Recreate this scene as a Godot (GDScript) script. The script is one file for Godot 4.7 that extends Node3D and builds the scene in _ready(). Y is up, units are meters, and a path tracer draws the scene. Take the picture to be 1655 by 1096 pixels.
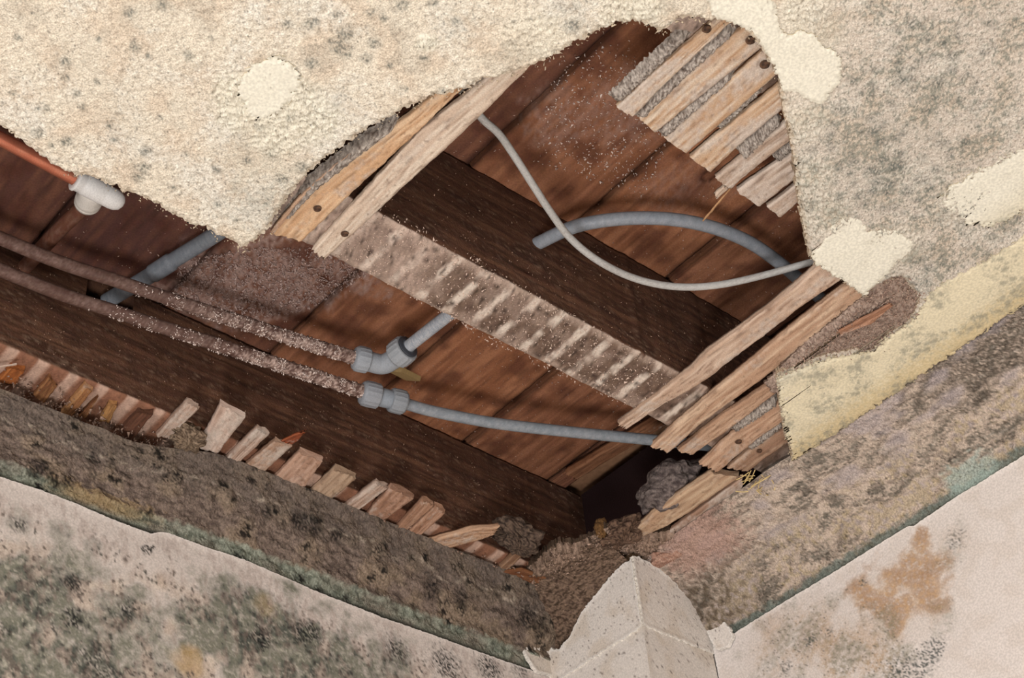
extends Node3D
# A broken lath-and-plaster ceiling in the corner of a room. x runs along the left wall towards the corner,
# z runs along the right wall away from the corner, y is up. Metres.

const EYE := Vector3(0, 1.55, 0)
const LENS := 2600.0                   # focal length in pixels of the 1655 x 1096 frame
const RIGHT := Vector3(0.7581897, -0.0794335, 0.6471775)
const DOWN := Vector3(0.3851665, -0.7463082, -0.5428359)
const FWD := Vector3(0.5261133, 0.6608437, -0.5352481)

const CEIL := 2.70                     # underside of the finished ceiling
const LATH := 2.712                    # underside of the laths
const JOIST := 2.72                    # underside of the joists
const DECK := 2.878                    # underside of the floorboards above
const WX := 1.4396                     # right wall
const WZ := -1.3317                    # left wall
const COVE := 2.6025                   # where the lost cornice met the walls
const BX := 1.312                      # boxed corner: face towards -x
const BZ := -1.158                     # boxed corner: face towards +z

var n_big := FastNoiseLite.new()
var n_mid := FastNoiseLite.new()
var n_fine := FastNoiseLite.new()
var n_spot := FastNoiseLite.new()
var n_crack := FastNoiseLite.new()
var n_grain := FastNoiseLite.new()
var rng := RandomNumberGenerator.new()
var M := {}
var used := {}

# ------------------------------------------------------------------ places

func ray(px: float, py: float) -> Vector3:
	return RIGHT * (px - 827.5) + DOWN * (py - 548.0) + FWD * LENS

func on_y(px: float, py: float, y: float) -> Vector3:
	var r := ray(px, py)
	return EYE + r * ((y - EYE.y) / r.y)

func on_x(px: float, py: float, x: float) -> Vector3:
	var r := ray(px, py)
	return EYE + r * (x / r.x)

func on_z(px: float, py: float, z: float) -> Vector3:
	var r := ray(px, py)
	return EYE + r * (z / r.z)

func s(r: float, g: float, b: float) -> Color:
	return Color(r / 255.0, g / 255.0, b / 255.0).srgb_to_linear()

func flat_y(pts: Array, y: float) -> PackedVector2Array:
	var out := PackedVector2Array()
	for p in pts:
		var q := on_y(p[0], p[1], y)
		out.append(Vector2(q.x, q.z))
	return out

func flat_x(pts: Array, x: float) -> PackedVector2Array:
	var out := PackedVector2Array()
	for p in pts:
		var q := on_x(p[0], p[1], x)
		out.append(Vector2(q.z, q.y))
	return out

func flat_z(pts: Array, z: float) -> PackedVector2Array:
	var out := PackedVector2Array()
	for p in pts:
		var q := on_z(p[0], p[1], z)
		out.append(Vector2(q.x, q.y))
	return out

# ------------------------------------------------------------------ nodes

func numbered(called: String) -> String:
	var k: int = used.get(called, 0)
	used[called] = k + 1
	return called if k == 0 else "%s_%03d" % [called, k]

func tag(o: Node, label: String, category: String, group := "", kind := "") -> void:
	if label: o.set_meta("label", label)
	if category: o.set_meta("category", category)
	if group: o.set_meta("group", group)
	if kind: o.set_meta("kind", kind)

func thing(called: String, label: String, category: String, where: Vector3, group := "") -> Node3D:
	var o := Node3D.new()
	o.name = numbered(called)
	add_child(o)
	o.position = where
	tag(o, label, category, group)
	return o

func put(called: String, mesh: Mesh, mat: Material, parent: Node = self, at := Vector3.ZERO, turn := Basis()) -> MeshInstance3D:
	var o := MeshInstance3D.new()
	o.name = numbered(called) if parent == self else called
	o.mesh = mesh
	o.material_override = mat
	o.transform = Transform3D(turn, at)
	parent.add_child(o, true)
	return o

func struct(called: String, mesh: Mesh, mat: Material, label: String, category: String, parent: Node = self, at := Vector3.ZERO, turn := Basis()) -> MeshInstance3D:
	var o := put(called, mesh, mat, parent, at, turn)
	tag(o, label, category, "", "structure")
	return o

# ------------------------------------------------------------------ meshes

func arrays(v: PackedVector3Array, n: PackedVector3Array, c: PackedColorArray, ix: PackedInt32Array) -> ArrayMesh:
	var a := []
	a.resize(Mesh.ARRAY_MAX)
	a[Mesh.ARRAY_VERTEX] = v
	a[Mesh.ARRAY_NORMAL] = n
	a[Mesh.ARRAY_COLOR] = c
	a[Mesh.ARRAY_INDEX] = ix
	var m := ArrayMesh.new()
	m.add_surface_from_arrays(Mesh.PRIMITIVE_TRIANGLES, a)
	return m

# a grid of nu x nv points; place(i, j) gives a point, tint(i, j) its colour; wrap closes it in v; flip turns it over
func grid(nu: int, nv: int, place: Callable, tint: Callable, wrap := false, flip := false, caps := false, skip = null) -> ArrayMesh:
	var v := PackedVector3Array()
	var n := PackedVector3Array()
	var c := PackedColorArray()
	v.resize(nu * nv); n.resize(nu * nv); c.resize(nu * nv)
	for i in nu:
		for j in nv:
			v[i * nv + j] = place.call(i, j)
			c[i * nv + j] = tint.call(i, j)
	for i in nu:
		var i0 := maxi(i - 1, 0) * nv
		var i1 := mini(i + 1, nu - 1) * nv
		for j in nv:
			var j0 := (j - 1 + nv) % nv if wrap else maxi(j - 1, 0)
			var j1 := (j + 1) % nv if wrap else mini(j + 1, nv - 1)
			var m := (v[i1 + j] - v[i0 + j]).cross(v[i * nv + j1] - v[i * nv + j0]).normalized()
			n[i * nv + j] = -m if flip else m
	var ix := PackedInt32Array()
	var last := nv if wrap else nv - 1
	for i in nu - 1:
		for j in last:
			if skip != null and skip.call(i, j):
				continue
			var a := i * nv + j
			var b := i * nv + (j + 1) % nv
			var d := a + nv
			var e := b + nv
			if flip:
				ix.append_array([a, d, b, b, d, e])
			else:
				ix.append_array([a, b, d, b, e, d])
	if caps:
		for end in 2:
			var i := 0 if end == 0 else nu - 1
			var mid := Vector3.ZERO
			for j in nv: mid += v[i * nv + j]
			mid /= nv
			var away := (v[i * nv] - v[(1 if end == 0 else nu - 2) * nv]).normalized()
			var at := v.size()
			v.append(mid); n.append(away); c.append(c[i * nv])
			for j in nv:
				v.append(v[i * nv + j]); n.append(away); c.append(c[i * nv + j])
			for j in nv:
				var p := at + 1 + j
				var q := at + 1 + (j + 1) % nv
				if (v[p] - mid).cross(v[q] - mid).dot(away) < 0.0:
					ix.append_array([at, p, q])
				else:
					ix.append_array([at, q, p])
	return arrays(v, n, c, ix)

# distance inside a polygon (positive inside), sampled on a lattice
func distances(poly: PackedVector2Array, x0: float, z0: float, nx: int, nz: int, step: float) -> PackedFloat32Array:
	var out := PackedFloat32Array()
	out.resize(nx * nz)
	var k := poly.size()
	for i in nx:
		for j in nz:
			var p := Vector2(x0 + i * step, z0 + j * step)
			var best := 1e9
			var a := poly[k - 1]
			for b in poly:
				var ab := b - a
				var t := clampf((p - a).dot(ab) / maxf(ab.length_squared(), 1e-12), 0.0, 1.0)
				var q := p.distance_squared_to(a + ab * t)
				if q < best: best = q
				a = b
			best = sqrt(best)
			out[i * nz + j] = best if Geometry2D.is_point_in_polygon(p, poly) else -best
	return out

# a crumbly-edged slab seen from below: polygon in (x, z), underside at y = 0 less rise(x, z, d), thickness up to y = thick
func sheet(poly: PackedVector2Array, cell: float, thick: float, rise: Callable, tint: Callable, jag := 0.0025, edge := Color(0.5, 0.42, 0.33), coarse := 3) -> ArrayMesh:
	var lo := poly[0]
	var hi := poly[0]
	for p in poly:
		lo = lo.min(p); hi = hi.max(p)
	lo -= Vector2(0.006, 0.006); hi += Vector2(0.006, 0.006)
	var step := cell * coarse
	var cx := int((hi.x - lo.x) / step) + 2
	var cz := int((hi.y - lo.y) / step) + 2
	var far := distances(poly, lo.x, lo.y, cx, cz, step)
	var nx := (cx - 1) * coarse
	var nz := (cz - 1) * coarse
	var d := PackedFloat32Array(); d.resize(nx * nz)
	var y := PackedFloat32Array(); y.resize(nx * nz)
	for i in nx:
		var ci := i / coarse
		var fi := float(i % coarse) / coarse
		for j in nz:
			var cj := j / coarse
			var fj := float(j % coarse) / coarse
			var at := ci * cz + cj
			var q := lerpf(lerpf(far[at], far[at + 1], fj), lerpf(far[at + cz], far[at + cz + 1], fj), fi)
			var x := lo.x + i * cell
			var z := lo.y + j * cell
			if jag > 0.0 and absf(q) < 0.012:
				q += jag * (n_mid.get_noise_2d(x * 1000.0, z * 1000.0) * 1.1 + n_fine.get_noise_2d(x * 1000.0, z * 1000.0) * 0.7)
			d[i * nz + j] = q
			if q > -cell * 2.0:
				y[i * nz + j] = -float(rise.call(x, z, q))
	var v := PackedVector3Array()
	var n := PackedVector3Array()
	var c := PackedColorArray()
	var index := PackedInt32Array(); index.resize(nx * nz); index.fill(-1)
	for i in range(1, nx - 1):
		for j in range(1, nz - 1):
			var at := i * nz + j
			if d[at] > -cell * 1.6:
				index[at] = v.size()
				var x := lo.x + i * cell
				var z := lo.y + j * cell
				v.append(Vector3(x, y[at], z))
				n.append(Vector3((y[at + nz] - y[at - nz]) / (2.0 * cell), -1.0, (y[at + 1] - y[at - 1]) / (2.0 * cell)).normalized())
				c.append(tint.call(x, z, d[at]))
	var ix := PackedInt32Array()
	for i in range(1, nx - 2):
		for j in range(1, nz - 2):
			var q := [i * nz + j, (i + 1) * nz + j, (i + 1) * nz + j + 1, i * nz + j + 1]
			var inside := 0
			for k in 4:
				if d[q[k]] > 0.0: inside += 1
			if inside == 4:
				ix.append_array([index[q[0]], index[q[3]], index[q[1]], index[q[1]], index[q[3]], index[q[2]]])
			elif inside > 0:
				var ring := []
				var cuts := []
				for k in 4:
					var a: int = q[k]
					var b: int = q[(k + 1) % 4]
					if d[a] > 0.0: ring.append(index[a])
					if (d[a] > 0.0) != (d[b] > 0.0):
						var t := d[a] / (d[a] - d[b])
						var ia := index[a]
						var ib := index[b]
						ring.append(v.size()); cuts.append(v.size())
						v.append(v[ia].lerp(v[ib], t)); n.append(n[ia].lerp(n[ib], t)); c.append(c[ia].lerp(c[ib], t))
				for k in range(1, ring.size() - 1):
					ix.append_array([ring[0], ring[k + 1], ring[k]])
				for k in range(0, cuts.size() - 1, 2):
					var a: Vector3 = v[cuts[k]]
					var b: Vector3 = v[cuts[k + 1]]
					var out := Vector3(-(d[q[1]] + d[q[2]] - d[q[0]] - d[q[3]]), 0, -(d[q[2]] + d[q[3]] - d[q[0]] - d[q[1]])).normalized()
					var w := v.size()
					var shade: Color = edge * (0.85 + 0.3 * n_fine.get_noise_2d(a.x * 1300.0, a.z * 1300.0))
					for p in [a, b, Vector3(a.x, thick, a.z), Vector3(b.x, thick, b.z)]:
						v.append(p); n.append((out + Vector3(0, -0.2, 0)).normalized()); c.append(shade)
					if (b - a).cross(Vector3.UP).dot(out) < 0.0:
						ix.append_array([w, w + 1, w + 2, w + 1, w + 3, w + 2])
					else:
						ix.append_array([w, w + 2, w + 1, w + 1, w + 2, w + 3])
	return arrays(v, n, c, ix)

# boxes with bevelled long edges, joined in one mesh
func boxes(list: Array, tint := Color.WHITE) -> ArrayMesh:
	var v := PackedVector3Array(); var n := PackedVector3Array(); var c := PackedColorArray(); var ix := PackedInt32Array()
	for b in list:
		var lo: Vector3 = b[0]
		var hi: Vector3 = b[1]
		for ax in 3:
			for sgn in [-1.0, 1.0]:
				var nn := Vector3.ZERO; nn[ax] = sgn
				var u := (ax + 1) % 3
				var w := (ax + 2) % 3
				var at := v.size()
				for k in [[0, 0], [1, 0], [1, 1], [0, 1]]:
					var p := Vector3.ZERO
					p[ax] = hi[ax] if sgn > 0 else lo[ax]
					p[u] = hi[u] if k[0] else lo[u]
					p[w] = hi[w] if k[1] else lo[w]
					v.append(p); n.append(nn); c.append(tint)
				if sgn > 0: ix.append_array([at, at + 2, at + 1, at, at + 3, at + 2])
				else: ix.append_array([at, at + 1, at + 2, at, at + 2, at + 3])
	return arrays(v, n, c, ix)

func smooth_path(pts: Array, steps: int) -> PackedVector3Array:
	var cv := Curve3D.new()
	cv.bake_interval = 0.002
	for k in pts.size():
		var p: Vector3 = pts[k]
		var t := (pts[mini(k + 1, pts.size() - 1)] - pts[maxi(k - 1, 0)]) as Vector3
		cv.add_point(p, -t / 6.0, t / 6.0)
	var out := PackedVector3Array()
	var total := cv.get_baked_length()
	for k in steps + 1:
		out.append(cv.sample_baked(total * k / steps, true))
	return out

# a tube along a path; radius(t) and tint(t, angle) vary along it; ripple(t, angle) adds to the radius
func tube(path: PackedVector3Array, radius: Callable, tint: Callable, sides := 20, ripple = null, origin := Vector3.ZERO) -> ArrayMesh:
	var last := path.size() - 1
	var frames := []
	var side := Vector3.UP
	for k in last + 1:
		var t := (path[mini(k + 1, last)] - path[maxi(k - 1, 0)]).normalized()
		side = (side - t * side.dot(t)).normalized() if absf(side.dot(t)) < 0.98 else t.cross(Vector3.RIGHT).normalized()
		frames.append([side, t.cross(side)])
	var place := func(i: int, j: int) -> Vector3:
		var a := TAU * j / sides
		var r: float = radius.call(float(i) / last)
		if ripple != null: r += ripple.call(float(i) / last, a)
		return path[i] - origin + (frames[i][0] * cos(a) + frames[i][1] * sin(a)) * r
	var paint := func(i: int, j: int) -> Color: return tint.call(float(i) / last, TAU * j / sides)
	return grid(last + 1, sides, place, paint, true, true, true)

# a turned shape along an axis: profile is [[distance, radius], ...]
func turned(from: Vector3, axis: Vector3, profile: Array, tint: Color, sides := 36, ripple = null, origin := Vector3.ZERO) -> ArrayMesh:
	axis = axis.normalized()
	var up := Vector3.UP if absf(axis.y) < 0.9 else Vector3.RIGHT
	var e := (up - axis * up.dot(axis)).normalized()
	var f := axis.cross(e)
	var place := func(i: int, j: int) -> Vector3:
		var a := TAU * j / sides
		var r: float = profile[i][1]
		if ripple != null: r += ripple.call(profile[i][0], a)
		return from - origin + axis * float(profile[i][0]) + (e * cos(a) + f * sin(a)) * r
	return grid(profile.size(), sides, place, func(_i, _j): return tint, true, true, true)

# a rough lump: an ellipsoid broken up by noise
func lump(r: Vector3, rough: float, tint: Callable, sides := 28, seed_at := 0.0) -> ArrayMesh:
	var place := func(i: int, j: int) -> Vector3:
		var th := PI * i / (sides - 1.0)
		var ph := TAU * j / (2.0 * sides)
		var p := Vector3(sin(th) * cos(ph), cos(th), sin(th) * sin(ph))
		var cell := n_spot.get_noise_3d(p.x * 24.0 + seed_at, p.y * 24.0, p.z * 24.0) + 1.0
		var k := 1.0 + rough * (0.45 - 0.9 * cell * cell + 0.35 * n_mid.get_noise_3d(p.x * 20.0 + seed_at, p.y * 20.0, p.z * 20.0) + 0.7 * n_big.get_noise_3d(p.x * 40.0 + seed_at, p.y * 40.0, p.z * 40.0))
		return p * r * k
	return grid(sides, sides * 2, place, tint, true, true)

func mat(rough: float, fine: float, grainy: Texture2D = null, bump: Texture2D = null, scale := 8.0) -> StandardMaterial3D:
	var m := StandardMaterial3D.new()
	m.vertex_color_use_as_albedo = true
	m.roughness = rough
	m.metallic_specular = 0.3
	m.uv1_triplanar = true
	m.uv1_world_triplanar = true
	m.uv1_scale = Vector3.ONE * scale
	if grainy: m.albedo_texture = grainy
	if bump:
		m.heightmap_enabled = true
		m.heightmap_texture = bump
		m.heightmap_scale = fine
	return m

func speckle(kind: int, freq: float, lo: float, hi: float, seed_: int, octaves := 3) -> NoiseTexture2D:
	var t := NoiseTexture2D.new()
	t.width = 512; t.height = 512
	t.seamless = true
	var q := FastNoiseLite.new()
	q.noise_type = kind
	q.frequency = freq
	q.seed = seed_
	q.fractal_octaves = octaves
	t.noise = q
	var g := Gradient.new()
	g.set_color(0, Color(lo, lo, lo)); g.set_color(1, Color(hi, hi, hi))
	t.color_ramp = g
	return t

# ------------------------------------------------------------------ colours of surfaces

var spots_ceil := []
var cream := []
var flaked := []
var dots := []
var black_s := []

func blob(list: Array, x: float, z: float, wob: float, soft := 0.55) -> float:
	var best := 0.0
	for f in list:
		var dx: float = (x - f[0]) / f[2]
		var dz: float = (z - f[1]) / f[2]
		var q := dx * dx + dz * dz
		if q < 3.0:
			best = maxf(best, f[3] * smoothstep(1.15, 1.15 - soft, sqrt(q) + wob))
	return best

func blobs_y(list: Array, y: float) -> Array:
	var out := []
	for f in list:
		var p := on_y(f[0], f[1], y)
		var q := on_y(f[0] + f[2], f[1], y)
		out.append([p.x, p.z, p.distance_to(q), f[3] if f.size() > 3 else 1.0])
	return out

func blobs_z(list: Array, z: float) -> Array:
	var out := []
	for f in list:
		var p := on_z(f[0], f[1], z)
		var q := on_z(f[0] + f[2], f[1], z)
		out.append([p.x, p.y, p.distance_to(q), f[3] if f.size() > 3 else 1.0])
	return out

func blobs_x(list: Array, x: float) -> Array:
	var out := []
	for f in list:
		var p := on_x(f[0], f[1], x)
		var q := on_x(f[0] + f[2], f[1], x)
		out.append([p.z, p.y, p.distance_to(q), f[3] if f.size() > 3 else 1.0])
	return out

func right_side(x: float, z: float) -> float:        # 0 on the pale half of the ceiling, 1 on the grey half
	return smoothstep(0.0, 0.16, (x - 0.80) * 0.9 + (z + 0.50) * 0.45)

func ceiling_rise(x: float, z: float, d: float) -> float:
	var mx := x * 1000.0
	var mz := z * 1000.0
	var w := right_side(x, z)
	var mid := n_mid.get_noise_2d(mx, mz)
	var fine := n_fine.get_noise_2d(mx, mz)
	var flat := blob(cream, x, z, mid * 0.12, 0.3)
	var crust := blob(flaked, x, z, mid * 0.3) * (1.0 - flat)
	var r := (mid * 0.0007 + fine * 0.0006) * (1.0 - 0.85 * flat)
	r += n_big.get_noise_2d(mx * 0.4, mz * 0.4) * 0.0012
	r -= flat * 0.0012
	if crust > 0.02:
		var curl := n_crack.get_noise_2d(mx * 1.5, mz * 1.5)
		r += crust * (0.0030 * smoothstep(0.0, 0.30, absf(curl)) - 0.0012 + 0.0012 * mid)
	r += w * (1.0 - flat) * fine * 0.0004
	r -= 0.004 * smoothstep(0.006, 0.0, d)
	return r

func ceiling_tint(x: float, z: float, d: float) -> Color:
	var mx := x * 1000.0
	var mz := z * 1000.0
	var w := right_side(x, z)
	var big := n_big.get_noise_2d(mx, mz)
	var big2 := n_big.get_noise_2d(mx * 0.55 + 700.0, mz * 0.55)
	var mid := n_mid.get_noise_2d(mx, mz)
	var fine := n_fine.get_noise_2d(mx + 90.0, mz)
	var c := s(238, 227, 207).lerp(s(228, 216, 201), w)
	c = c.lerp(s(226, 206, 182), clampf(big * 1.3 + 0.1, 0.0, 0.6))
	c = c.lerp(s(242, 236, 222), clampf(big2 * 1.6 + mid * 0.6 - 0.05, 0.0, 0.8) * (1.0 - w * 0.5))
	c *= 1.0 + mid * 0.16 + fine * 0.22
	c = c.lerp(s(150, 132, 114), smoothstep(0.28, 0.5, fine - mid * 0.4) * 0.4)
	# moulds: soft grey-green rosettes, denser where damp
	var damp := blob(spots_ceil, x, z, big * 0.5, 0.9)
	var dist := n_spot.get_noise_2d(mx, mz) + 1.0
	var size := 0.12 + 0.34 * damp + big2 * 0.4 + w * 0.08
	var m := smoothstep(size, size * 0.1, dist + fine * 0.25 + mid * 0.15) * clampf(0.5 + damp * 0.5 + big * 0.9, 0.0, 1.0)
	m *= clampf(0.75 + fine * 1.6, 0.2, 1.2)
	var dot := blob(dots, x, z, mid * 0.5 + fine * 0.35, 0.9)
	m = maxf(m * (0.35 + 0.65 * w), dot * clampf(0.62 + fine * 1.5 + mid * 0.4, 0.15, 1.0))
	var haze := clampf(damp * 0.5 + w * 0.22 + big * 0.6 - 0.14 + mid * 1.0 + fine * 0.8, 0.0, 0.85) * maxf(damp * 0.8, w * 0.85)
	haze = maxf(haze * 0.5, smoothstep(0.0, 0.42, mid * 1.0 + fine * 0.7 + big * 0.7 + w * 0.05 + damp * 0.10 - 0.12) * maxf(damp * 0.45, w * 0.8))
	c = c.lerp(s(136, 138, 126), haze)
	c = c.lerp(s(100, 106, 100), clampf(m * 0.9, 0.0, 0.85))
	var dist2 := n_spot.get_noise_2d(mx * 2.3 + 300.0, mz * 2.3) + 1.0
	if dist2 < 0.18 and big2 + fine * 0.3 > -0.02:
		c = c.lerp(s(84, 86, 84), 0.6 * smoothstep(0.18, 0.06, dist2))
	var crust := blob(flaked, x, z, mid * 0.3)
	var curl := absf(n_crack.get_noise_2d(mx * 1.5, mz * 1.5))
	c = c.lerp(s(242, 236, 216) * (1.0 + mid * 0.1), crust * 0.65 * (1.0 - m * 0.5) * (1.0 - 0.5 * w))
	c = c.lerp(s(120, 104, 84), crust * smoothstep(0.035, 0.0, curl) * 0.7)
	c = c.lerp(s(206, 186, 140), smoothstep(0.05, 0.0, 1.342 - x + mid * 0.014) * 0.5)
	# the broken rim
	c = c.lerp(s(206, 186, 160) * (1.0 + fine * 0.4), smoothstep(0.005, 0.0, d) * 0.6)
	return c

func flake_rise(x: float, z: float, d: float) -> float:
	var mx := x * 1000.0
	var mz := z * 1000.0
	return 0.0002 * n_mid.get_noise_2d(mx, mz) + 0.0012 * n_big.get_noise_2d(mx * 0.8, mz * 0.8) - 0.0012 * smoothstep(0.004, 0.0, d)

func flake_tint(x: float, z: float, d: float) -> Color:
	var mx := x * 1000.0
	var mz := z * 1000.0
	var big := n_big.get_noise_2d(mx, mz)
	var mid := n_mid.get_noise_2d(mx, mz)
	var fine := n_fine.get_noise_2d(mx + 90.0, mz)
	var dist := n_spot.get_noise_2d(mx * 1.3, mz * 1.3) + 1.0
	var strip := smoothstep(0.17, 0.10, 1.342 - x)
	var c := s(228, 223, 206).lerp(s(222, 211, 182), strip)
	c = c.lerp(s(198, 174, 124), 0.6 * smoothstep(0.05, 0.008, 1.342 - x + mid * 0.016))
	c *= 1.0 + fine * 0.03 + mid * 0.035 + 0.05 * n_grain.get_noise_2d(mx * 3.0 + mz * 2.4, (mz - mx) * 0.10)
	var grey := clampf(smoothstep(0.36, 0.10, dist + mid * 0.3 + fine * 0.3) * clampf(big * 2.2 + 0.25, 0.0, 0.85) + clampf(big + mid * 0.9 + fine * 0.6 - 0.22, 0.0, 1.0) * 1.2, 0.0, 0.75)
	c = c.lerp(s(128, 128, 116), grey * (strip * 0.75 + 0.05))
	var crack := absf(n_crack.get_noise_2d(mx * 0.5 + mid * 10.0, mz * 0.5))
	c = c.lerp(s(116, 100, 78), smoothstep(0.012, 0.0, crack) * 0.5 * smoothstep(0.0, 0.2, big))
	return c.lerp(s(150, 134, 110), smoothstep(0.0022, 0.0, d) * clampf(0.3 + mid * 1.5, 0.0, 0.7))

func mortar_rise(x: float, z: float, d: float) -> float:
	var mx := x * 1000.0
	var mz := z * 1000.0
	return n_mid.get_noise_2d(mx, mz) * 0.0022 + n_fine.get_noise_2d(mx, mz) * 0.0012 + n_big.get_noise_2d(mx, mz) * 0.002 - 0.004 * smoothstep(0.008, 0.0, d)

func mortar_tint(x: float, z: float, _d: float) -> Color:
	var mx := x * 1000.0
	var mz := z * 1000.0
	var c := s(190, 166, 150).lerp(s(140, 116, 104), clampf(n_mid.get_noise_2d(mx, mz) * 1.6 + 0.3, 0.0, 1.0))
	c = c.lerp(s(206, 186, 168), clampf(n_fine.get_noise_2d(mx, mz) * 1.4 - 0.1, 0.0, 0.8))
	return c

func rubble_tint(x: float, z: float, _d: float) -> Color:
	var mx := x * 1000.0
	var mz := z * 1000.0
	var c := s(184, 156, 136).lerp(s(104, 84, 70), clampf(n_mid.get_noise_2d(mx, mz) * 1.4 + 0.22 + smoothstep(1.29, 1.22, x) * 0.5, 0.0, 1.0))
	c = c.lerp(s(188, 160, 138), clampf(n_fine.get_noise_2d(mx, mz) * 1.4 - 0.15, 0.0, 0.8))
	return c

# --- painted wall faces; u along the wall, v height
var mould_l := []
var black_l := []
var amber_l := []
var mould_r := []
var black_r := []
var amber_r := []

func wall_tint_left(u: float, v: float, d: float) -> Color:
	var mx := u * 1000.0
	var my := v * 1000.0
	var big := n_big.get_noise_2d(mx * 1.2, my * 1.2 + 333.0)
	var mid := n_mid.get_noise_2d(mx, my + 333.0)
	var mid2 := n_mid.get_noise_2d(mx * 0.5 + 70.0, my * 0.5)
	var fine := n_fine.get_noise_2d(mx, my + 333.0)
	var c := s(214, 203, 195) * (1.0 + mid * 0.03 + fine * 0.04)
	c = c.lerp(s(210, 192, 168), clampf(big * 1.2 + 0.1, 0.0, 0.5) * smoothstep(0.02, 0.10, d))
	var damp := blob(mould_l, u, v, big * 0.8 + mid2 * 0.35 - 0.08, 0.7)
	var cells := n_crack.get_noise_2d(mx * 0.6 + mid * 5.0, my * 0.6)
	var green := s(124, 124, 110).lerp(s(76, 82, 75), clampf(big * 2.2 + mid2 + 0.4, 0.0, 1.0))
	c = c.lerp(green, clampf(damp * (0.98 + mid2 * 0.6 + mid * 0.5 + fine * 0.25), 0.0, 0.96))
	c = c.lerp(s(204, 198, 182), damp * smoothstep(0.07, 0.0, absf(cells)) * 0.55)
	c = c.lerp(s(196, 158, 100), 0.55 * blob(amber_l, u, v, big * 0.6, 0.9))
	# clustered black specks
	var tiny := n_spot.get_noise_2d(mx * 2.6 + mid * 4.0, my * 2.0 + 500.0) + 1.0
	var near := smoothstep(0.05, 0.35, big + mid2 * 0.7 + damp * 0.25 - 0.1) * smoothstep(0.01, 0.06, d)
	c = c.lerp(s(70, 68, 64), smoothstep(0.36, 0.14, tiny + fine * 0.2) * clampf(near * 1.1 + 0.08, 0.0, 0.92))
	c = c.lerp(s(150, 128, 118), smoothstep(0.12, 0.35, n_mid.get_noise_2d(mx * 0.9, my * 0.35 + 99.0) + big) * 0.3)
	var dark := blob(black_l, u, v, mid * 0.9 + fine * 0.6, 0.8)
	c = c.lerp(s(30, 32, 33), clampf(dark * (0.75 + fine * 2.4 + mid * 1.0), 0.0, 0.97))
	return c.lerp(s(238, 230, 224), smoothstep(0.003, 0.0, d) * 0.7)

func wall_tint_right(u: float, v: float, d: float) -> Color:
	var mx := u * 1000.0
	var my := v * 1000.0
	var big := n_big.get_noise_2d(mx * 1.2, my * 1.2 + 933.0)
	var mid := n_mid.get_noise_2d(mx, my + 933.0)
	var fine := n_fine.get_noise_2d(mx, my + 933.0)
	var c := s(219, 210, 204) * (1.0 + mid * 0.025 + fine * 0.035)
	c = c.lerp(s(206, 194, 184), clampf(big * 1.2, 0.0, 0.4))
	var amber := blob(amber_r, u, v, big * 0.8 + mid * 0.3, 0.7)
	var vein := absf(n_crack.get_noise_2d(mx * 0.5 + mid * 6.0, my * 0.5))
	c = c.lerp(s(162, 124, 88).lerp(s(190, 154, 114), clampf(mid * 1.2 + big + 0.4, 0.0, 1.0)), clampf(amber * (0.92 - 0.45 * smoothstep(0.10, 0.0, vein)) * (0.85 + mid * 0.4), 0.0, 0.9))
	var damp := blob(mould_r, u, v, big * 0.8 + mid * 0.45)
	c = c.lerp(s(138, 134, 116).lerp(s(178, 150, 118), clampf(big * 2.0 + 0.5, 0.0, 1.0)), clampf(damp * (0.5 + mid * 0.9 + fine * 0.4), 0.0, 0.85))
	var dark := blob(black_r, u, v, mid * 0.8 + fine * 0.3)
	c = c.lerp(s(66, 74, 72), clampf(dark * (0.35 + fine * 2.4 + mid * 1.2), 0.0, 0.9))
	var tiny := n_spot.get_noise_2d(mx * 2.2, my * 2.2 + 900.0) + 1.0
	c = c.lerp(s(96, 92, 84), smoothstep(0.16, 0.07, tiny) * clampf(0.08 + damp * 0.9, 0.0, 0.8))
	return c.lerp(s(240, 234, 228), smoothstep(0.003, 0.0, d) * 0.7)

func wall_rise(u: float, v: float, d: float) -> float:
	var mx := u * 1000.0
	var my := v * 1000.0
	return n_mid.get_noise_2d(mx, my) * 0.00018 + n_fine.get_noise_2d(mx, my) * 0.0001 + n_big.get_noise_2d(mx * 0.5, my * 0.5) * 0.001 + 0.0008 * smoothstep(0.006, 0.002, d)

func box_tint(u: float, v: float, d: float) -> Color:
	var mx := u * 1000.0
	var my := v * 1000.0
	var c := s(222, 214, 206) * (1.0 + n_mid.get_noise_2d(mx, my) * 0.04 + n_fine.get_noise_2d(mx, my) * 0.04)
	c = c.lerp(s(206, 192, 176), clampf(n_big.get_noise_2d(mx, my) * 1.5, 0.0, 0.6))
	var tiny := n_spot.get_noise_2d(mx * 2.8, my * 1.6 + 1500.0) + 1.0
	c = c.lerp(s(96, 82, 78), smoothstep(0.18, 0.08, tiny) * clampf(0.5 + n_big.get_noise_2d(mx * 2.0, my * 2.0) * 2.0, 0.0, 0.9))
	return c.lerp(s(240, 236, 230), smoothstep(0.004, 0.0, d) * 0.7)

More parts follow.
